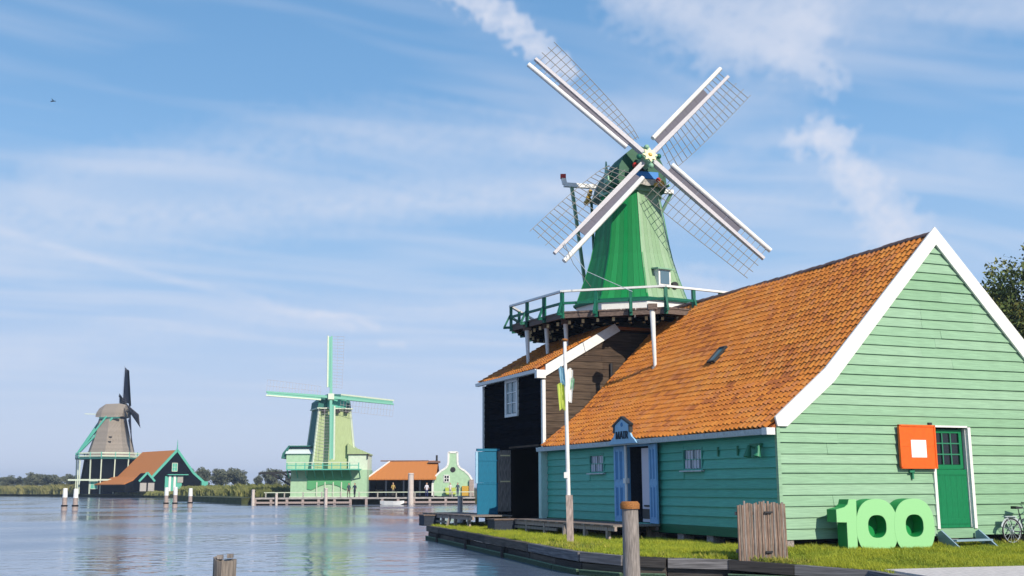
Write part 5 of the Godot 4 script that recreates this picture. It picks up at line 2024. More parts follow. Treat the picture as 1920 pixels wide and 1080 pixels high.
func far_shed() -> void:
	var s := thing("open_shed", "long open shed with orange tiled roof beside the green sawmill", "shed", Vector3(-14.6, 0.9, -152.0))
	var mb := MB.new()
	mb.hexa([Vector3(-5.3, 3.1, 1.2), Vector3(4.2, 3.1, 1.2), Vector3(4.2, 5.62, -3.0), Vector3(-2.5, 5.55, -3.0), Vector3(-5.3, 3.25, 1.2), Vector3(4.2, 3.25, 1.2), Vector3(4.2, 5.77, -3.0), Vector3(-2.5, 5.70, -3.0)])
	part(mb, "roof", M.far_tile, s)
	mb = MB.new()
	mb.hexa([Vector3(-2.5, 5.5, -3.0), Vector3(4.2, 5.5, -3.0), Vector3(4.2, 3.0, -7.0), Vector3(-5.0, 3.0, -7.0), Vector3(-2.5, 5.65, -3.0), Vector3(4.2, 5.65, -3.0), Vector3(4.2, 3.15, -7.0), Vector3(-5.0, 3.15, -7.0)])
	part(mb, "rear_roof", M.far_tile, s)
	mb = MB.new()
	mb.bar(Vector3(-5.35, 3.2, 1.25), Vector3(-2.55, 5.68, -3.0), 0.20, 0.20)
	part(mb, "hip_board", M.white, s)
	mb = MB.new()
	mb.box(Vector3(-0.5, 5.74, -3.0), Vector3(9.4 - 2.7, 0.16, 0.3))
	part(mb, "ridge_cap", M.ridge, s)
	mb = MB.new()
	mb.box(Vector3(-0.4, 2.0, -6.8), Vector3(9.2, 2.4, 0.15))
	mb.box(Vector3(-4.9, 2.0, -3.0), Vector3(0.15, 2.4, 7.4))
	mb.box(Vector3(-0.4, 0.92, -3.0), Vector3(9.4, 0.1, 8.0))
	part(mb, "wall", M.tar_black, s)
	for x in [-4.9, -2.6, -0.2, 2.0]:
		mb = MB.new()
		mb.box(Vector3(x, 2.0, 0.9), Vector3(0.2, 2.2, 0.2))
		part(mb, "post", M.box_blue, s)
	for q in [[-3.9, 0.8], [-2.2, 0.5], [0.5, 0.9], [1.3, 0.6]]:
		mb = MB.new()
		mb.box(Vector3(q[0], 1.0 + q[1] * 0.5, -2.0), Vector3(0.9, q[1], 0.8))
		part(mb, "workbench", M.grey_wood, s)
	mb = MB.new()
	mb.tube(Vector3(4.0, 5.4, -2.8), Vector3(4.0, 6.5, -2.8), 0.14, 0.14, 8)
	part(mb, "stove_pipe", M.iron, s)
	mb = MB.new()
	mb.box(Vector3(3.7, 5.55, -2.4), Vector3(1.6, 0.25, 1.0))
	part(mb, "roof_hatch", M.ridge, s)
	# bell gabled house next to it
	var g := thing("bell_gable_house", "light green house with white edged bell shaped gable across the water", "house", Vector3(-8.15, 0.9, -151.4))
	var pts := [[-2.75, 0.9], [-2.75, 2.5], [-2.6, 3.1], [-2.2, 3.75], [-1.6, 4.3], [-1.0, 4.65], [-0.72, 5.0], [-0.62, 5.5], [-0.60, 6.8], [0.60, 6.8], [0.62, 5.5], [0.72, 5.0], [1.0, 4.65], [1.6, 4.3], [2.2, 3.75], [2.6, 3.1], [2.75, 2.5], [2.75, 0.9]]
	var poly := PackedVector2Array()
	for p in pts:
		poly.append(Vector2(p[0], p[1]))
	mb = MB.new()
	mb.prism(poly, -0.2, 0.0)
	part(mb, "facade", M.far_mint, g)
	mb = MB.new()
	for i in pts.size() - 1:
		mb.bar(Vector3(pts[i][0], pts[i][1], -0.05), Vector3(pts[i + 1][0], pts[i + 1][1], -0.05), 0.26, 0.22, Vector3(0, 0, 1))
	part(mb, "white_edge", M.white, g)
	mb = MB.new()
	mb.prism(PackedVector2Array([Vector2(-2.6, 0.9), Vector2(2.6, 0.9), Vector2(2.6, 2.6), Vector2(0, 5.0), Vector2(-2.6, 2.6)]), -7.0, -0.2)
	part(mb, "house_body", M.far_tile, g)
	mb = MB.new()
	mb.tube(Vector3(0, 4.45, 0.0), Vector3(0, 4.45, 0.06), 0.36, 0.36, 14)
	part(mb, "round_window", M.iron, g)
	rect_window(g, Vector3(-0.85, 3.25, 0.0), 0.7, 0.9, Basis(), M.white, M.dark_glass)
	mb = MB.new()
	mb.box(Vector3(-0.3, 1.6, 0.25), Vector3(1.4, 0.9, 0.4))
	part(mb, "stall", M.lime, g)
	mb = MB.new()
	mb.box(Vector3(1.7, 1.6, 0.2), Vector3(0.9, 1.3, 0.3))
	part(mb, "yellow_board", M.gold_paint, g)
	mb = MB.new()
	mb.box(Vector3(2.55, 2.0, 0.25), Vector3(0.6, 2.2, 0.3))
	part(mb, "pink_board", M.pink_wood, g)


func far_jetty() -> void:
	var j := thing("long_jetty", "long low timber jetty before the green sawmill and the open shed", "jetty", Vector3(-32.4, 0, -139.0))
	var n := 14
	for k in n:
		var x := 27.7 * k / n
		var mb := MB.new()
		mb.box(Vector3(x + 27.7 / n * 0.5, 0.78, -1.4), Vector3(27.7 / n - 0.02, 0.22, 2.8))
		part(mb, "deck", M["deck_wood" if k % 3 else "silver_wood"], j, Vector3.ZERO)
		mb = MB.new()
		mb.box(Vector3(x + 0.3, 0.2, -0.1), Vector3(0.3, 1.3, 0.3))
		part(mb, "pile", M.pink_wood, j, Vector3.ZERO)
	for q in [[0.0, 12.2], [18.0, 27.7]]:
		var mb := MB.new()
		mb.box(Vector3((q[0] + q[1]) * 0.5, 0.28, 0.05), Vector3(q[1] - q[0], 0.24, 0.2))
		part(mb, "fender", M.pink_wood, j, Vector3.ZERO)
		mb = MB.new()
		mb.box(Vector3((q[0] + q[1]) * 0.5, 0.05, -0.3), Vector3(q[1] - q[0], 0.5, 0.2))
		part(mb, "skirt", M.quay_wood, j, Vector3.ZERO)
	for k in 7:
		var fb := MB.new()
		fb.box(Vector3(27.7 / 7 * (k + 0.5), 0.80, 0.06), Vector3(27.7 / 7 - 0.03, 0.20, 0.08))
		part(fb, "fascia", M.pale_plank, j, Vector3.ZERO)
	var mb3 := MB.new()
	mb3.box(Vector3(13.85, 1.5, -4.6), Vector3(27.0, 0.10, 0.1))
	part(mb3, "hand_rail", M.far_pale, j, Vector3.ZERO)
	for k in 12:
		mb3 = MB.new()
		mb3.box(Vector3(0.6 + k * 2.4, 1.15, -4.6), Vector3(0.14, 0.75, 0.14))
		part(mb3, "rail_post", M.old_white, j, Vector3.ZERO)
	# mooring posts along it
	for q in [["pale pink tall square post at the right part of the jetty", -12.7, 3.85, 0.62, "pale_post"], ["grey white post in the middle of the jetty, before the sawmill doors", -23.25, 2.05, 0.36, "pale_post"], ["grey white post on the left end of the jetty", -32.3, 1.9, 0.36, "pale_post"], ["short grey post near the left end of the jetty", -29.4, 1.45, 0.30, "pale_post"]]:
		var mb := MB.new()
		mb.tube(Vector3(0, -0.8, 0), Vector3(0, q[2] - 0.12, 0), q[3] * 0.5 * 1.2, q[3] * 0.5 * 1.1, 8)
		mb.tube(Vector3(0, q[2] - 0.12, 0), Vector3(0, q[2], 0), q[3] * 0.66, q[3] * 0.5, 8)
		single(mb, "jetty_post", M[q[4]], q[0], "post", "posts along the jetty", Vector3(q[1], 0, -138.75))
	var mb4 := MB.new()
	mb4.tube(Vector3(0, -0.8, 0), Vector3(0, 1.62, 0), 0.13, 0.12, 10)
	mb4.tube(Vector3(0, 1.62, 0), Vector3(0, 1.70, 0), 0.15, 0.10, 10)
	single(mb4, "landing_post", M.pale_post, "slim grey post in the water beyond the dark box on the quay end", "post", "", Vector3(-2.5, 0, -53.0))
	# white rowing boat
	var b := thing("rowing_boat", "small white rowing boat moored beside the jetty", "boat", Vector3(-14.9, 0, -137.6))
	var hull := MB.new()
	var rings := []
	for q in [[-1.45, 0.25, 0.10], [-0.9, 0.48, -0.05], [0.2, 0.55, -0.08], [1.0, 0.38, 0.0], [1.5, 0.06, 0.2]]:
		rings.append([Vector3(q[0], 0.42 + absf(q[0]) * 0.05, -q[1]), Vector3(q[0], q[2], -q[1] * 0.5), Vector3(q[0], q[2], q[1] * 0.5), Vector3(q[0], 0.42 + absf(q[0]) * 0.05, q[1])])
	hull.loft(rings, true, true)
	part(hull, "hull", M.white, b, Vector3.ZERO)
	for x in [-0.6, 0.4]:
		hull = MB.new()
		hull.box(Vector3(x, 0.46, 0), Vector3(0.22, 0.04, 0.9))
		part(hull, "thwart", M.deck_wood, b, Vector3.ZERO)
	# white topped dolphins in open water
	var names := ["left of the left pair", "right of the left pair", "leftmost of three before the black barn's gable", "middle of three before the black barn's gable", "rightmost of three, standing apart from the barn's gable"]
	var at := [Vector3(-44.21, 0, -110.1), Vector3(-43.07, 0, -109.9), Vector3(-39.23, 0, -126.3), Vector3(-38.13, 0, -126.0), Vector3(-37.38, 0, -129.3)]
	for k in 5:
		var p := thing("white_topped_pile", "white topped mooring pile in open water, " + names[k], "pile", at[k], 0.0, "white topped piles in the open water")
		var mb := MB.new()
		var h: float = [2.15, 2.1, 2.2, 2.25, 2.1][k]
		mb.tube(Vector3(0, -0.8, 0), Vector3(0, 0.42, 0), 0.32, 0.28, 10)
		mb.tube(Vector3(0, 0.42, 0), Vector3(0, h - 0.9, 0), 0.24, 0.22, 10)
		part(mb, "shaft", M.pink_wood, p, Vector3.ZERO)
		mb = MB.new()
		mb.tube(Vector3(0, h - 0.9, 0), Vector3(0, h, 0), 0.24, 0.21, 10)
		part(mb, "white_top", M.white, p, Vector3.ZERO)
		mb = MB.new()
		mb.tube(Vector3(0, 0.38, 0), Vector3(0, 0.52, 0), 0.31, 0.31, 10)
		part(mb, "band", M.tar_black, p, Vector3.ZERO)


func far_mill_thatched() -> void:
	var m := thing("thatched_windmill", "grey thatched windmill with dark sails on a white railed stage, far left", "windmill", Vector3(-101.6, 0.9, -280.0))
	var loops := []
	for p in [[10.0, 6.1], [11.5, 5.5], [14.0, 4.75], [17.0, 4.0], [19.6, 3.4]]:
		loops.append(octo(p[1], p[0], 0.1))
	for k in 8:
		var mb := MB.new()
		for i in loops.size() - 1:
			mb.face([loops[i][k], loops[i][(k + 1) % 8], loops[i + 1][(k + 1) % 8], loops[i + 1][k]], Vector3(0, 14, 0))
		part(mb, "thatch_facet", M["thatch"], m)
	var mb := MB.new()
	var rings := []
	for q in [[-4.1, 1.2, 0.9, 20.2], [-3.4, 2.4, 2.3, 19.9], [-1.5, 3.3, 3.6, 19.7], [2.0, 3.0, 3.7, 19.7], [3.7, 2.2, 3.0, 20.0]]:
		var ring := []
		for e in [[1.0, 0.0], [0.86, 0.5], [0.34, 0.98], [-0.34, 0.98], [-0.86, 0.5], [-1.0, 0.0]]:
			ring.append(Vector3(q[0], q[3] + e[1] * q[2], e[0] * q[1]).rotated(Vector3.UP, -0.15))
		rings.append(ring)
	mb.loft(rings, true, true)
	part(mb, "cap", M.thatch, m)
	for q in [[-3.5, 20.2, -2.5], [1.2, 19.6, 3.3], [-0.4, 19.9, 3.3]]:
		mb = MB.new()
		mb.bar(Vector3(q[0], q[1], q[2]), Vector3(-7.6, 10.4, 2.6), 0.45, 0.45)
		part(mb, "tail_brace", M.far_turquoise, m)
	mb = MB.new()
	mb.bar(Vector3(-7.0, 20.8, 0.5), Vector3(-2.0, 20.6, 0.5), 0.2, 0.2)
	part(mb, "tail_beam", M.far_pale, m)
	mb = MB.new()
	mb.bar(Vector3(-2.2, 19.6, 3.2), Vector3(2.9, 19.6, 3.2), 0.5, 0.4)
	part(mb, "curb_beam", M.far_teal, m)
	for y in [13.6, 14.8]:
		mb = MB.new()
		mb.box(Vector3(1.2, y, 4.62 - (y - 13.6) * 0.28), Vector3(0.7, 0.25, 0.3))
		part(mb, "vent", M.iron, m)
	# stage
	mb = MB.new()
	mb.loft([octo(8.6, 9.3, 0.1), octo(8.6, 9.65, 0.1)], true, true)
	part(mb, "stage", M.far_teal, m)
	var out := octo(8.5, 0, 0.1)
	for k in 8:
		for y in [10.0, 10.75]:
			mb = MB.new()
			mb.bar(out[k] + Vector3(0, y, 0), out[(k + 1) % 8] + Vector3(0, y, 0), 0.16, 0.3)
			part(mb, "stage_rail", M.far_pale, m)
		for i in 2:
			var b: Vector3 = out[k].lerp(out[(k + 1) % 8], i * 0.5)
			mb = MB.new()
			mb.bar(b + Vector3(0, 9.5, 0), b + Vector3(0, 11.0, 0), 0.2, 0.2)
			part(mb, "rail_post", M.far_turquoise, m)
			mb = MB.new()
			mb.bar(b * 0.94 + Vector3(0, 0.8, 0), b * 0.97 + Vector3(0, 9.4, 0), 0.24, 0.24)
			part(mb, "stage_prop", M.far_pale, m)
	mb = MB.new()
	mb.loft([octo(7.4, 0.8, 0.1), octo(6.4, 9.4, 0.1)], true, true)
	part(mb, "base", M.tar_black, m)
	mb = MB.new()
	mb.box(Vector3(0.4, 4.2, 8.1), Vector3(15.0, 0.4, 0.3))
	part(mb, "base_rail", M.far_pale, m)
	rect_window(m, Vector3(-1.0, 3.0, 7.2), 1.8, 1.9, Basis(), M.far_pale, M.far_turquoise)
	rotor(m, Vector3(4.3, 21.7, 0.3), deg_to_rad(60.0), deg_to_rad(11.0), [deg_to_rad(114.0), deg_to_rad(24.0), deg_to_rad(-66.0), deg_to_rad(204.0)], 10.9, 3.0, M.tar_black, M.tar_black, M.lattice, true)
	# black barn with the orange roof
	var b := thing("far_barn", "black barn with green trimmed gable and large orange roof on the far shore", "barn", Vector3(-79.4, 0.9, -262.0), deg_to_rad(42.0))
	# x along the gable, -z along the ridge
	mb = MB.new()
	var gp := PackedVector2Array([Vector2(-6.6, 1.2), Vector2(6.8, 1.2), Vector2(6.8, 3.6), Vector2(4.2, 5.6), Vector2(0, 10.8), Vector2(-6.6, 4.0)])
	mb.prism(gp, -19.0, 0.0)
	part(mb, "wall", M.tar_black_b, b)
	for q in [[Vector2(-6.9, 3.6), Vector2(0, 11.0)], [Vector2(0, 11.0), Vector2(4.3, 5.7)], [Vector2(4.3, 5.7), Vector2(7.1, 3.5)]]:
		mb = MB.new()
		mb.bar(Vector3(q[0].x, q[0].y, 0.15), Vector3(q[1].x, q[1].y, 0.15), 0.22, 0.55, Vector3(0, 1, 0))
		part(mb, "verge_board", M.far_turquoise, b)
	mb = MB.new()
	mb.tube(Vector3(0, 10.9, 0.1), Vector3(0, 13.4, 0.1), 0.16, 0.04, 6)
	part(mb, "finial", M.far_turquoise, b)
	mb = MB.new()
	mb.hexa([Vector3(-7.2, 3.5, 0.1), Vector3(-7.2, 3.5, -19.2), Vector3(0, 10.75, -19.2), Vector3(0, 10.75, 0.1), Vector3(-7.35, 3.7, 0.1), Vector3(-7.35, 3.7, -19.2), Vector3(-0.1, 11.0, -19.2), Vector3(-0.1, 11.0, 0.1)])
	part(mb, "roof", M.far_tile, b)
	mb = MB.new()
	mb.hexa([Vector3(0, 10.75, 0.1), Vector3(0, 10.75, -19.2), Vector3(4.3, 5.5, -19.2), Vector3(4.3, 5.5, 0.1), Vector3(0.05, 11.0, 0.1), Vector3(0.05, 11.0, -19.2), Vector3(4.5, 5.7, -19.2), Vector3(4.5, 5.7, 0.1)])
	part(mb, "rear_roof", M.far_tile, b)
	rect_window(b, Vector3(-0.4, 7.0, 0.02), 1.3, 1.9, Basis(), M.far_pale, M.far_turquoise)
	# green loading door and white hoist hood
	mb = MB.new()
	mb.box(Vector3(-0.6, 3.2, 0.12), Vector3(4.2, 3.4, 0.12))
	part(mb, "loading_door", M.far_turquoise, b)
	for x in [-1.6, -0.4]:
		mb = MB.new()
		mb.box(Vector3(x, 3.0, 0.3), Vector3(0.55, 4.0, 0.2))
		part(mb, "door_post", M.white, b)
	mb = MB.new()
	mb.box(Vector3(0.2, 5.25, 0.5), Vector3(5.0, 0.2, 0.9))
	part(mb, "door_hood", M.far_turquoise, b)
	mb = MB.new()
	mb.box(Vector3(1.0, 4.2, 0.25), Vector3(1.4, 1.6, 0.15))
	part(mb, "white_panel", M.old_white, b)
	mb = MB.new()
	mb.box(Vector3(7.2, 2.4, -1.0), Vector3(1.6, 2.6, 3.0))
	part(mb, "green_wing", M.far_turquoise, b)
	# low lean-to and its little gable on the left
	mb = MB.new()
	mb.prism(PackedVector2Array([Vector2(-9.6, 1.3), Vector2(-6.6, 1.3), Vector2(-6.6, 4.0), Vector2(-9.6, 3.1)]), -19.0, -6.0)
	part(mb, "lean_to", M.tar_black_b, b)
	mb = MB.new()
	mb.hexa([Vector3(-10.0, 2.95, -5.8), Vector3(-10.0, 2.95, -30.0), Vector3(-6.0, 4.7, -30.0), Vector3(-6.0, 4.7, -5.8), Vector3(-10.0, 3.15, -5.8), Vector3(-10.0, 3.15, -30.0), Vector3(-6.0, 4.95, -30.0), Vector3(-6.0, 4.95, -5.8)])
	part(mb, "lean_to_roof", M.far_tile, b)
	mb = MB.new()
	mb.prism(PackedVector2Array([Vector2(-9.0, 1.4), Vector2(-5.6, 1.4), Vector2(-5.6, 3.9), Vector2(-7.3, 5.6), Vector2(-9.0, 3.9)]), -3.0, 0.6)
	part(mb, "porch", M.tar_black, b)
	for s in [-1.0, 1.0]:
		mb = MB.new()
		mb.bar(Vector3(-7.3 + s * 1.9, 3.7, 0.7), Vector3(-7.3, 5.7, 0.7), 0.2, 0.45, Vector3.UP)
		part(mb, "porch_verge", M.far_turquoise, b)
	for k in 2:
		mb = MB.new()
		mb.box(Vector3(-8.2 + k * 1.9, 2.4, 0.75), Vector3(1.5, 1.9, 0.2))
		part(mb, "porch_shutter", M.old_white, b)
	for k in 8:
		mb = MB.new()
		mb.box(Vector3(-6.0 + k * 1.8, 0.6, 0.0), Vector3(0.35, 1.7, 0.35))
		part(mb, "stilt", M.grey_wood, b)


func bank(called: String, pts: Array) -> void:
	var mb := MB.new()
	var poly := PackedVector2Array()
	for p in pts:
		poly.append(Vector2(p[0], -p[1]))
	mb.prism(poly, -1.5, 0.0, Transform3D(Basis(Vector3.RIGHT, Vector3(0, 0, -1), Vector3.UP), Vector3(0, 0.8, 0)))
	struct(mb, called, M.far_land)


func reeds(called: String, label_: String, a: Vector3, b: Vector3, depth: float, n: int, h: float, lo: Color, hi: Color) -> void:
	var mb := MB.new()
	for i in 9:
		var x := rng.randf_range(-0.5, 0.5)
		var z := rng.randf_range(-0.3, 0.3)
		var t := rng.randf_range(-0.25, 0.25)
		var hh := rng.randf_range(0.6, 1.0)
		mb.tri(Vector3(x - 0.12, 0, z), Vector3(x + t, hh, z + t * 0.5), Vector3(x + 0.12, 0, z))
		mb.tri(Vector3(x, hh * 0.3, z), Vector3(x + t * 1.6 - 0.1, hh * 0.95, z), Vector3(x + t * 1.5 + 0.12, hh * 0.8, z))
	var mm := MultiMesh.new()
	mm.transform_format = MultiMesh.TRANSFORM_3D
	mm.use_colors = true
	mm.mesh = mb.mesh()
	mm.mesh.surface_set_material(0, M.leaf)
	mm.instance_count = n
	var d := (b - a).normalized()
	var o := Vector3(d.z, 0, -d.x)
	if o.z > 0:
		o = -o
	for i in n:
		var t := rng.randf()
		var p := a.lerp(b, t) + o * depth * pow(rng.randf(), 1.4)
		var s := h * rng.randf_range(0.55, 1.1) * (0.8 + 0.35 * sin(t * 23.0) * sin(t * 7.0))
		mm.set_instance_transform(i, Transform3D(Basis(Vector3.UP, rng.randf_range(-0.8, 0.8)).scaled(Vector3(s * 0.9, s, s * 0.9)), p))
		mm.set_instance_color(i, lo.lerp(hi, rng.randf()))
	var mi := MultiMeshInstance3D.new()
	mi.multimesh = mm
	mi.name = numbered(called)
	add_child(mi)
	mi.set_meta("kind", "stuff")
	mi.set_meta("label", label_)
	mi.set_meta("category", "reeds")


func far_banks() -> void:
	bank("far_shore", [[-420, -900], [-420, -345], [-156, -339], [-112, -292], [-98.7, -278.5], [-80, -252], [-60.7, -232], [-46, -206], [-40, -166], [-33, -142], [-4, -142], [30, -142], [80, -300], [300, -900]])
	bank("low_spit", [[-58, -192], [-44.7, -192], [-34, -152], [-36, -148]])
	bank("land_beyond", [[-2000, -2400], [-2000, -420], [-300, -420], [200, -420], [2000, -420], [2000, -2400]])
	var back := MB.new()
	back.box(Vector3(260, -0.3, -250), Vector3(400, 1.5, 600))
	back.box(Vector3(45, -0.3, -310), Vector3(60, 1.5, 480))
	struct(back, "meadow", M.far_land)
	reeds("reeds", "olive reeds and bushes on the far left shore", Vector3(-156, 0.6, -337), Vector3(-112, 0.6, -291), 14.0, 1500, 3.0, Color(0.10, 0.11, 0.03), Color(0.24, 0.22, 0.08))
	reeds("reeds", "olive reeds on the shore between barn and sawmill", Vector3(-72, 0.6, -242), Vector3(-36, 0.6, -160), 9.0, 1500, 2.2, Color(0.09, 0.11, 0.03), Color(0.22, 0.22, 0.07))
	reeds("reeds", "low grassy fringe below the thatched windmill", Vector3(-112, 0.5, -291), Vector3(-76, 0.5, -247), 3.0, 700, 1.3, Color(0.13, 0.15, 0.04), Color(0.26, 0.26, 0.09))
	# far trees, each its own
	var kinds := []
	for k in 4:
		var t := Node3D.new()
		t.name = "far_tree"
		var mb := MB.new()
		mb.tube(Vector3.ZERO, Vector3(0.1, 4.5, 0), 0.28, 0.14, 6)
		part(mb, "trunk", M.bark, t, Vector3.ZERO)
		mb = MB.new()
		for i in 15:
			var d := Vector3(rng.randfn(), rng.randfn(), rng.randfn()).normalized()
			leaves(mb, Vector3(0, 5.2, 0) + d * Vector3(2.1, 2.9, 2.1) * rng.randf_range(0.3, 1.0), Vector3(1.1, 1.0, 1.1), 150, 0.55, Color(0.075, 0.095, 0.07), Color(0.16, 0.17, 0.11))
		part(mb, "crown", M.leaf, t, Vector3.ZERO)
		kinds.append(t)
	var left := [[4, 891], [14, 888], [24, 891], [36, 889], [47, 890], [58, 891], [68, 885], [78, 881], [89, 888], [100, 890], [110, 887], [120, 886], [129, 884], [138, 888]]
	var right := [[366, 874], [378, 871], [388, 874], [398, 880], [410, 876], [423, 873], [434, 875], [445, 876], [457, 882], [476, 887], [500, 882], [511, 877], [522, 878], [533, 884]]
	var nth := ["leftmost", "second from the left", "third from the left", "fourth from the left", "fifth from the left", "sixth from the left", "seventh from the left", "eighth from the left", "seventh from the right", "sixth from the right", "fifth from the right", "fourth from the right", "third from the right", "second from the right"]
	var i := 0
	for q in left + right:
		var far: float = 395.0 if q[0] < 200 else 330.0
		var c: Node3D = kinds[i % 4].duplicate()
		c.name = numbered("far_tree")
		add_child(c)
		var x: float = (q[0] - 960.0) / 2089.0 * far
		var top: float = 2.1 + (915.5 - q[1]) / 2089.0 * far
		c.position = Vector3(x, 0.8, -far - rng.randf_range(-8, 8))
		var s := (top - 0.8) / 8.6
		c.scale = Vector3(s * (rng.randf_range(1.5, 2.1) if q[0] < 200 else rng.randf_range(1.1, 1.6)), s, s)
		c.rotation.y = rng.randf() * TAU
		c.set_meta("category", "tree")
		c.set_meta("group", "trees on the far shore")
		c.set_meta("label", "far tree, %s in the hazy line left of the thatched windmill" % nth[i % 14] if q[0] < 200 else "far tree, %s in the line between black barn and sawmill" % nth[i % 14])
		i += 1
	for k in kinds:
		k.free()


# ------------------------------------------------------------------ people: one continuous skin each, meshed from tapered capsules
func figure(bones: Array, cell: float) -> ArrayMesh:
	var lo := Vector3.ONE * 1e9
	var hi := -lo
	for b in bones:
		for e in 2:
			lo = lo.min(b[e] - Vector3.ONE * (b[2 + e] + cell * 2))
			hi = hi.max(b[e] + Vector3.ONE * (b[2 + e] + cell * 2))
	var n := Vector3i(((hi - lo) / cell).ceil()) + Vector3i.ONE
	var f := PackedFloat32Array()
	f.resize(n.x * n.y * n.z)
	for z in n.z:
		for y in n.y:
			for x in n.x:
				f[(z * n.y + y) * n.x + x] = figure_field(bones, lo + Vector3(x, y, z) * cell)
	var ids := {}
	var verts := []
	var cols := []
	for z in n.z - 1:
		for y in n.y - 1:
			for x in n.x - 1:
				var sum := Vector3.ZERO
				var count := 0
				for e in EDGES:
					var a: Vector3i = Vector3i(x, y, z) + e[0]
					var b: Vector3i = Vector3i(x, y, z) + e[1]
					var fa := f[(a.z * n.y + a.y) * n.x + a.x]
					var fb := f[(b.z * n.y + b.y) * n.x + b.x]
					if (fa < 0.0) != (fb < 0.0):
						sum += Vector3(a).lerp(Vector3(b), fa / (fa - fb))
						count += 1
				if count:
					ids[Vector3i(x, y, z)] = verts.size()
					var p := lo + sum / count * cell
					verts.append(p)
					var best := 1e9
					var col := Color.WHITE
					for b in bones:
						var d := capsule(p, b)
						if d < best:
							best = d
							col = b[4]
					cols.append(col)
	var mb := MB.new()
	mb.st.set_smooth_group(0)
	for z in range(1, n.z - 1):
		for y in range(1, n.y - 1):
			for x in range(1, n.x - 1):
				var f0 := f[(z * n.y + y) * n.x + x]
				for ax in 3:
					var d := Vector3i.ZERO
					d[ax] = 1
					var q := Vector3i(x, y, z) + d
					var f1 := f[(q.z * n.y + q.y) * n.x + q.x]
					if (f0 < 0.0) == (f1 < 0.0):
						continue
					var u := Vector3i.ZERO
					u[(ax + 1) % 3] = 1
					var v := Vector3i.ZERO
					v[(ax + 2) % 3] = 1
					var c := Vector3i(x, y, z)
					var quad := [ids[c - u - v], ids[c - v], ids[c], ids[c - u]]
					if f0 < 0.0:
						quad.reverse()
					for k in [0, 1, 2, 0, 2, 3]:
						mb.st.set_color(cols[quad[k]])
						mb.st.add_vertex(verts[quad[k]])
	return mb.mesh()


const EDGES := [[Vector3i(0, 0, 0), Vector3i(1, 0, 0)], [Vector3i(0, 1, 0), Vector3i(1, 1, 0)], [Vector3i(0, 0, 1), Vector3i(1, 0, 1)], [Vector3i(0, 1, 1), Vector3i(1, 1, 1)],
	[Vector3i(0, 0, 0), Vector3i(0, 1, 0)], [Vector3i(1, 0, 0), Vector3i(1, 1, 0)], [Vector3i(0, 0, 1), Vector3i(0, 1, 1)], [Vector3i(1, 0, 1), Vector3i(1, 1, 1)],
	[Vector3i(0, 0, 0), Vector3i(0, 0, 1)], [Vector3i(1, 0, 0), Vector3i(1, 0, 1)], [Vector3i(0, 1, 0), Vector3i(0, 1, 1)], [Vector3i(1, 1, 0), Vector3i(1, 1, 1)]]

func capsule(p: Vector3, b: Array) -> float:
	var d: Vector3 = b[1] - b[0]
	var t := clampf((p - b[0]).dot(d) / maxf(d.length_squared(), 1e-9), 0.0, 1.0)
	return p.distance_to(b[0] + d * t) - lerpf(b[2], b[3], t)


func figure_field(bones: Array, p: Vector3) -> float:
	var d := 1e9
	for b in bones:
		var c := capsule(p, b)
		var h := clampf(0.5 + 0.5 * (d - c) / 0.05, 0.0, 1.0)
		d = lerpf(d, c, h) - 0.05 * h * (1.0 - h)
	return d


func person(label: String, at: Vector3, turn: float, top: Color, legs: Color, hair: Color, stride: float, arm: float) -> void:
	var skin := Color(0.45, 0.27, 0.19)
	var b := []
	for s in [-1.0, 1.0]:
		var foot := Vector3(s * 0.10, 0.05, s * stride)
		var knee := Vector3(s * 0.10, 0.49, s * stride * 0.6 + 0.03)
		b.append([Vector3(s * 0.09, 0.92, 0), knee, 0.085, 0.06, legs])
		b.append([knee, foot + Vector3(0, 0.04, 0), 0.058, 0.042, legs])
		b.append([foot, foot + Vector3(0, -0.01, 0.15), 0.045, 0.04, Color(0.04, 0.04, 0.04)])
		var elbow := Vector3(s * 0.26, 1.12, arm * 0.12 - s * stride * 0.4)
		b.append([Vector3(s * 0.18, 1.40, 0), elbow, 0.055, 0.042, top])
		b.append([elbow, Vector3(s * 0.24, 0.88 + arm * 0.25, 0.10 + arm * 0.2 - s * stride * 0.5), 0.040, 0.030, skin])
	b.append([Vector3(0, 0.95, 0), Vector3(0, 1.18, 0), 0.135, 0.125, top])
	b.append([Vector3(0, 1.18, 0), Vector3(0, 1.38, 0), 0.13, 0.14, top])
	b.append([Vector3(-0.13, 1.40, 0), Vector3(0.13, 1.40, 0), 0.07, 0.07, top])
	b.append([Vector3(0, 1.42, 0), Vector3(0, 1.56, 0.01), 0.055, 0.055, skin])
	b.append([Vector3(0, 1.60, 0.02), Vector3(0, 1.68, 0.01), 0.082, 0.088, skin])
	b.append([Vector3(0, 1.62, 0.10), Vector3(0, 1.60, 0.115), 0.016, 0.014, skin])
	b.append([Vector3(0, 1.66, -0.035), Vector3(0, 1.70, -0.015), 0.09, 0.09, hair])
	var o := MeshInstance3D.new()
	o.mesh = figure(b, 0.038)
	o.mesh.surface_set_material(0, M.figure)
	o.name = numbered("person")
	add_child(o)
	o.position = at
	o.rotation.y = turn
	o.set_meta("label", label)
	o.set_meta("category", "person")


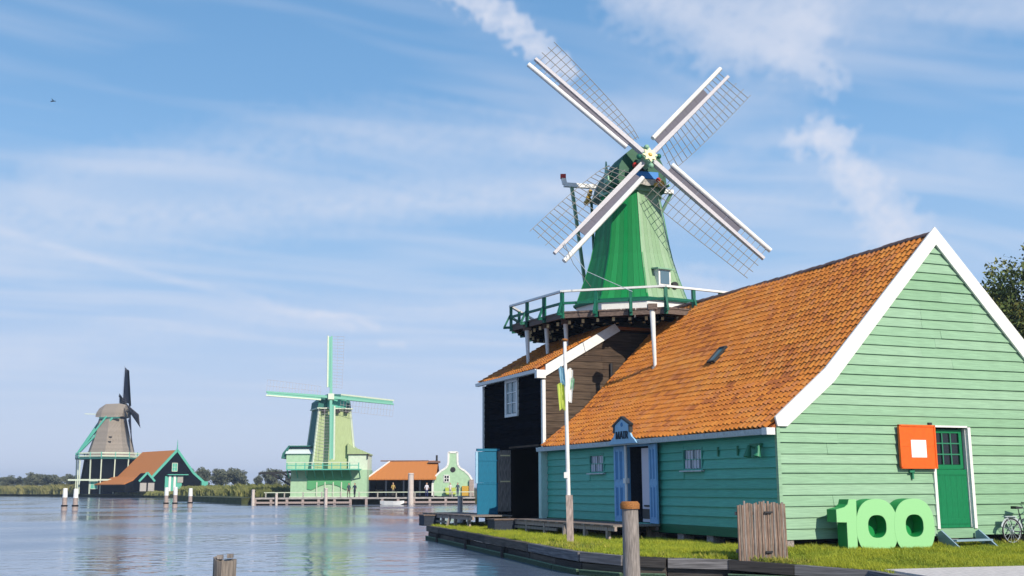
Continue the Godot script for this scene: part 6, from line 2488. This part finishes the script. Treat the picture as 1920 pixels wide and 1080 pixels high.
func people() -> void:
	var dark := Color(0.02, 0.02, 0.03)
	person("person in dark clothes with lighter legs walking, left of a pair by the sawmill", Vector3(-20.7, 0.89, -140.6), 0.5, Color(0.05, 0.06, 0.08), Color(0.10, 0.05, 0.05), dark, 0.16, 0.0)
	person("person in dark blue clothes standing, right of a pair by the sawmill", Vector3(-19.9, 0.89, -140.3), -0.4, Color(0.02, 0.03, 0.06), Color(0.03, 0.03, 0.05), dark, 0.08, 0.5)
	person("person in white shirt and dark blue trousers before the open shed", Vector3(-10.85, 0.89, -140.4), 0.2, Color(0.62, 0.60, 0.66), Color(0.02, 0.03, 0.13), Color(0.16, 0.10, 0.05), 0.12, 0.3)
	person("person in pale top at the white stall of the bell gabled house", Vector3(-8.4, 0.9, -149.6), 0.0, Color(0.60, 0.56, 0.56), Color(0.30, 0.30, 0.35), Color(0.30, 0.18, 0.10), 0.06, 0.8)
	person("person in dark grey coat before the right half of the bell gable", Vector3(-6.95, 0.89, -140.6), -0.3, Color(0.06, 0.08, 0.11), Color(0.05, 0.07, 0.14), dark, 0.10, 0.2)
	person("person in yellow brown jacket inside the open shed", Vector3(-16.2, 0.95, -150.8), 0.3, Color(0.42, 0.30, 0.10), Color(0.10, 0.09, 0.08), Color(0.45, 0.32, 0.20), 0.05, 0.6)


func grass() -> void:
	var kinds := []
	for k in 2:
		var mb := MB.new()
		for i in 9:
			var a := rng.randf() * TAU
			var r := rng.randf() * 0.055
			var p := Vector3(cos(a) * r, 0, sin(a) * r)
			var l := Vector3(rng.randf_range(-0.06, 0.06), rng.randf_range(0.05, 0.12), rng.randf_range(-0.06, 0.06))
			var s := Vector3(-sin(a * 3.0), 0, cos(a * 3.0)) * 0.007
			mb.tri(p - s, p + l, p + s)
		kinds.append(mb.mesh())
	var poly := PackedVector2Array()
	for e in edge:
		poly.append(e)
	poly.append_array([Vector2(40, -6), Vector2(40, -60), Vector2(0.0, -52.0)])
	var path := PackedVector2Array([Vector2(7.9, -24.05), Vector2(11.6, -25.0), Vector2(20, -27.0), Vector2(20, -6.0), Vector2(8.0, -6.0)])
	var clump := FastNoiseLite.new()
	clump.seed = 3
	clump.frequency = 0.45
	var spots := []
	while spots.size() < 42000:
		var u := rng.randf_range(-7.0, 9.8)
		var v := rng.randf_range(-5.2, 21.5)
		if u > -0.35 and v > 0.1:
			continue
		if v > 2.0 and rng.randf() < 0.35:
			continue
		var w := H(u, 0, v)
		var q := Vector2(w.x, w.z)
		if not Geometry2D.is_point_in_polygon(q, poly) or Geometry2D.is_point_in_polygon(q, path):
			continue
		var n := clump.get_noise_2d(q.x, q.y)
		if rng.randf() > 0.82 + n * 0.7:
			continue
		spots.append([Vector3(w.x, gy(w.x, w.z) - 0.005, w.z), n])
	var mm := MultiMesh.new()
	mm.transform_format = MultiMesh.TRANSFORM_3D
	mm.use_colors = true
	mm.mesh = kinds[0]
	mm.mesh.surface_set_material(0, M.leaf)
	mm.instance_count = spots.size()
	for i in spots.size():
		var s: float = rng.randf_range(0.6, 1.25) * (1.0 + spots[i][1] * 0.7)
		mm.set_instance_transform(i, Transform3D(Basis(Vector3.UP, rng.randf() * TAU).scaled(Vector3(1.2, s, 1.2)), spots[i][0]))
		var c := Color(0.17, 0.25, 0.02).lerp(Color(0.40, 0.42, 0.03), clampf(rng.randf() * 0.8 + spots[i][1] * 0.5 + 0.1, 0.0, 1.0))
		mm.set_instance_color(i, c)
	var mi := MultiMeshInstance3D.new()
	mi.multimesh = mm
	mi.name = "grass"
	add_child(mi)
	mi.set_meta("kind", "stuff")
	mi.set_meta("label", "yellow green grass along the quay and before the warehouse")
	mi.set_meta("category", "grass")
	# taller weeds in ragged clumps along the edge, the stakes and the wall foot
	var tall := MB.new()
	for i in 7:
		var a := rng.randf() * TAU
		var p := Vector3(cos(a), 0, sin(a)) * rng.randf() * 0.06
		var l := Vector3(rng.randf_range(-0.12, 0.12), rng.randf_range(0.14, 0.30), rng.randf_range(-0.12, 0.12))
		var w := Vector3(-sin(a), 0, cos(a)) * 0.012
		tall.tri(p - w, p + l * 0.6 + w, p + w)
		tall.tri(p + l * 0.5 - w * 1.4, p + l, p + l * 0.5 + w * 1.4)
	var places := []
	for e in edge.size() - 3:
		for i in 45:
			var q: Vector2 = edge[e].lerp(edge[e + 1], rng.randf())
			if clump.get_noise_2d(q.x * 1.7, q.y * 1.7) > 0.05:
				places.append(Vector3(q.x + rng.randf_range(0.05, 0.5), 0, q.y - rng.randf_range(0.0, 0.4)))
	for i in 260:
		places.append(Vector3(1.4, 0, -29.6) + Vector3(rng.randfn() * 0.45, 0, rng.randfn() * 1.1))
	for i in 240:
		places.append(Vector3(5.6, 0, -25.75) + Vector3(rng.randfn() * 0.55, 0, absf(rng.randfn()) * -0.15 + 0.35))
	for i in 200:
		places.append(H(rng.randf_range(0.4, 9.5), 0, -rng.randf_range(0.05, 0.5)))
	for i in 40:
		places.append(H(-rng.randf_range(0.3, 1.2), 0, rng.randf_range(0.0, 6.0)))
	var keep := []
	for p in places:
		if Geometry2D.is_point_in_polygon(Vector2(p.x, p.z), poly) and not Geometry2D.is_point_in_polygon(Vector2(p.x, p.z), path):
			keep.append(p)
	mm = MultiMesh.new()
	mm.transform_format = MultiMesh.TRANSFORM_3D
	mm.use_colors = true
	mm.mesh = tall.mesh()
	mm.mesh.surface_set_material(0, M.leaf)
	mm.instance_count = keep.size()
	for i in keep.size():
		var sz := rng.randf_range(0.35, 0.8)
		mm.set_instance_transform(i, Transform3D(Basis(Vector3.UP, rng.randf() * TAU).scaled(Vector3.ONE * sz), Vector3(keep[i].x, gy(keep[i].x, keep[i].z) - 0.01, keep[i].z)))
		mm.set_instance_color(i, Color(0.14, 0.20, 0.03).lerp(Color(0.40, 0.36, 0.06), rng.randf()))
	mi = MultiMeshInstance3D.new()
	mi.multimesh = mm
	mi.name = "weeds"
	add_child(mi)
	mi.set_meta("kind", "stuff")
	mi.set_meta("label", "taller weeds along the quay edge, stakes and wall foot")
	mi.set_meta("category", "weeds")
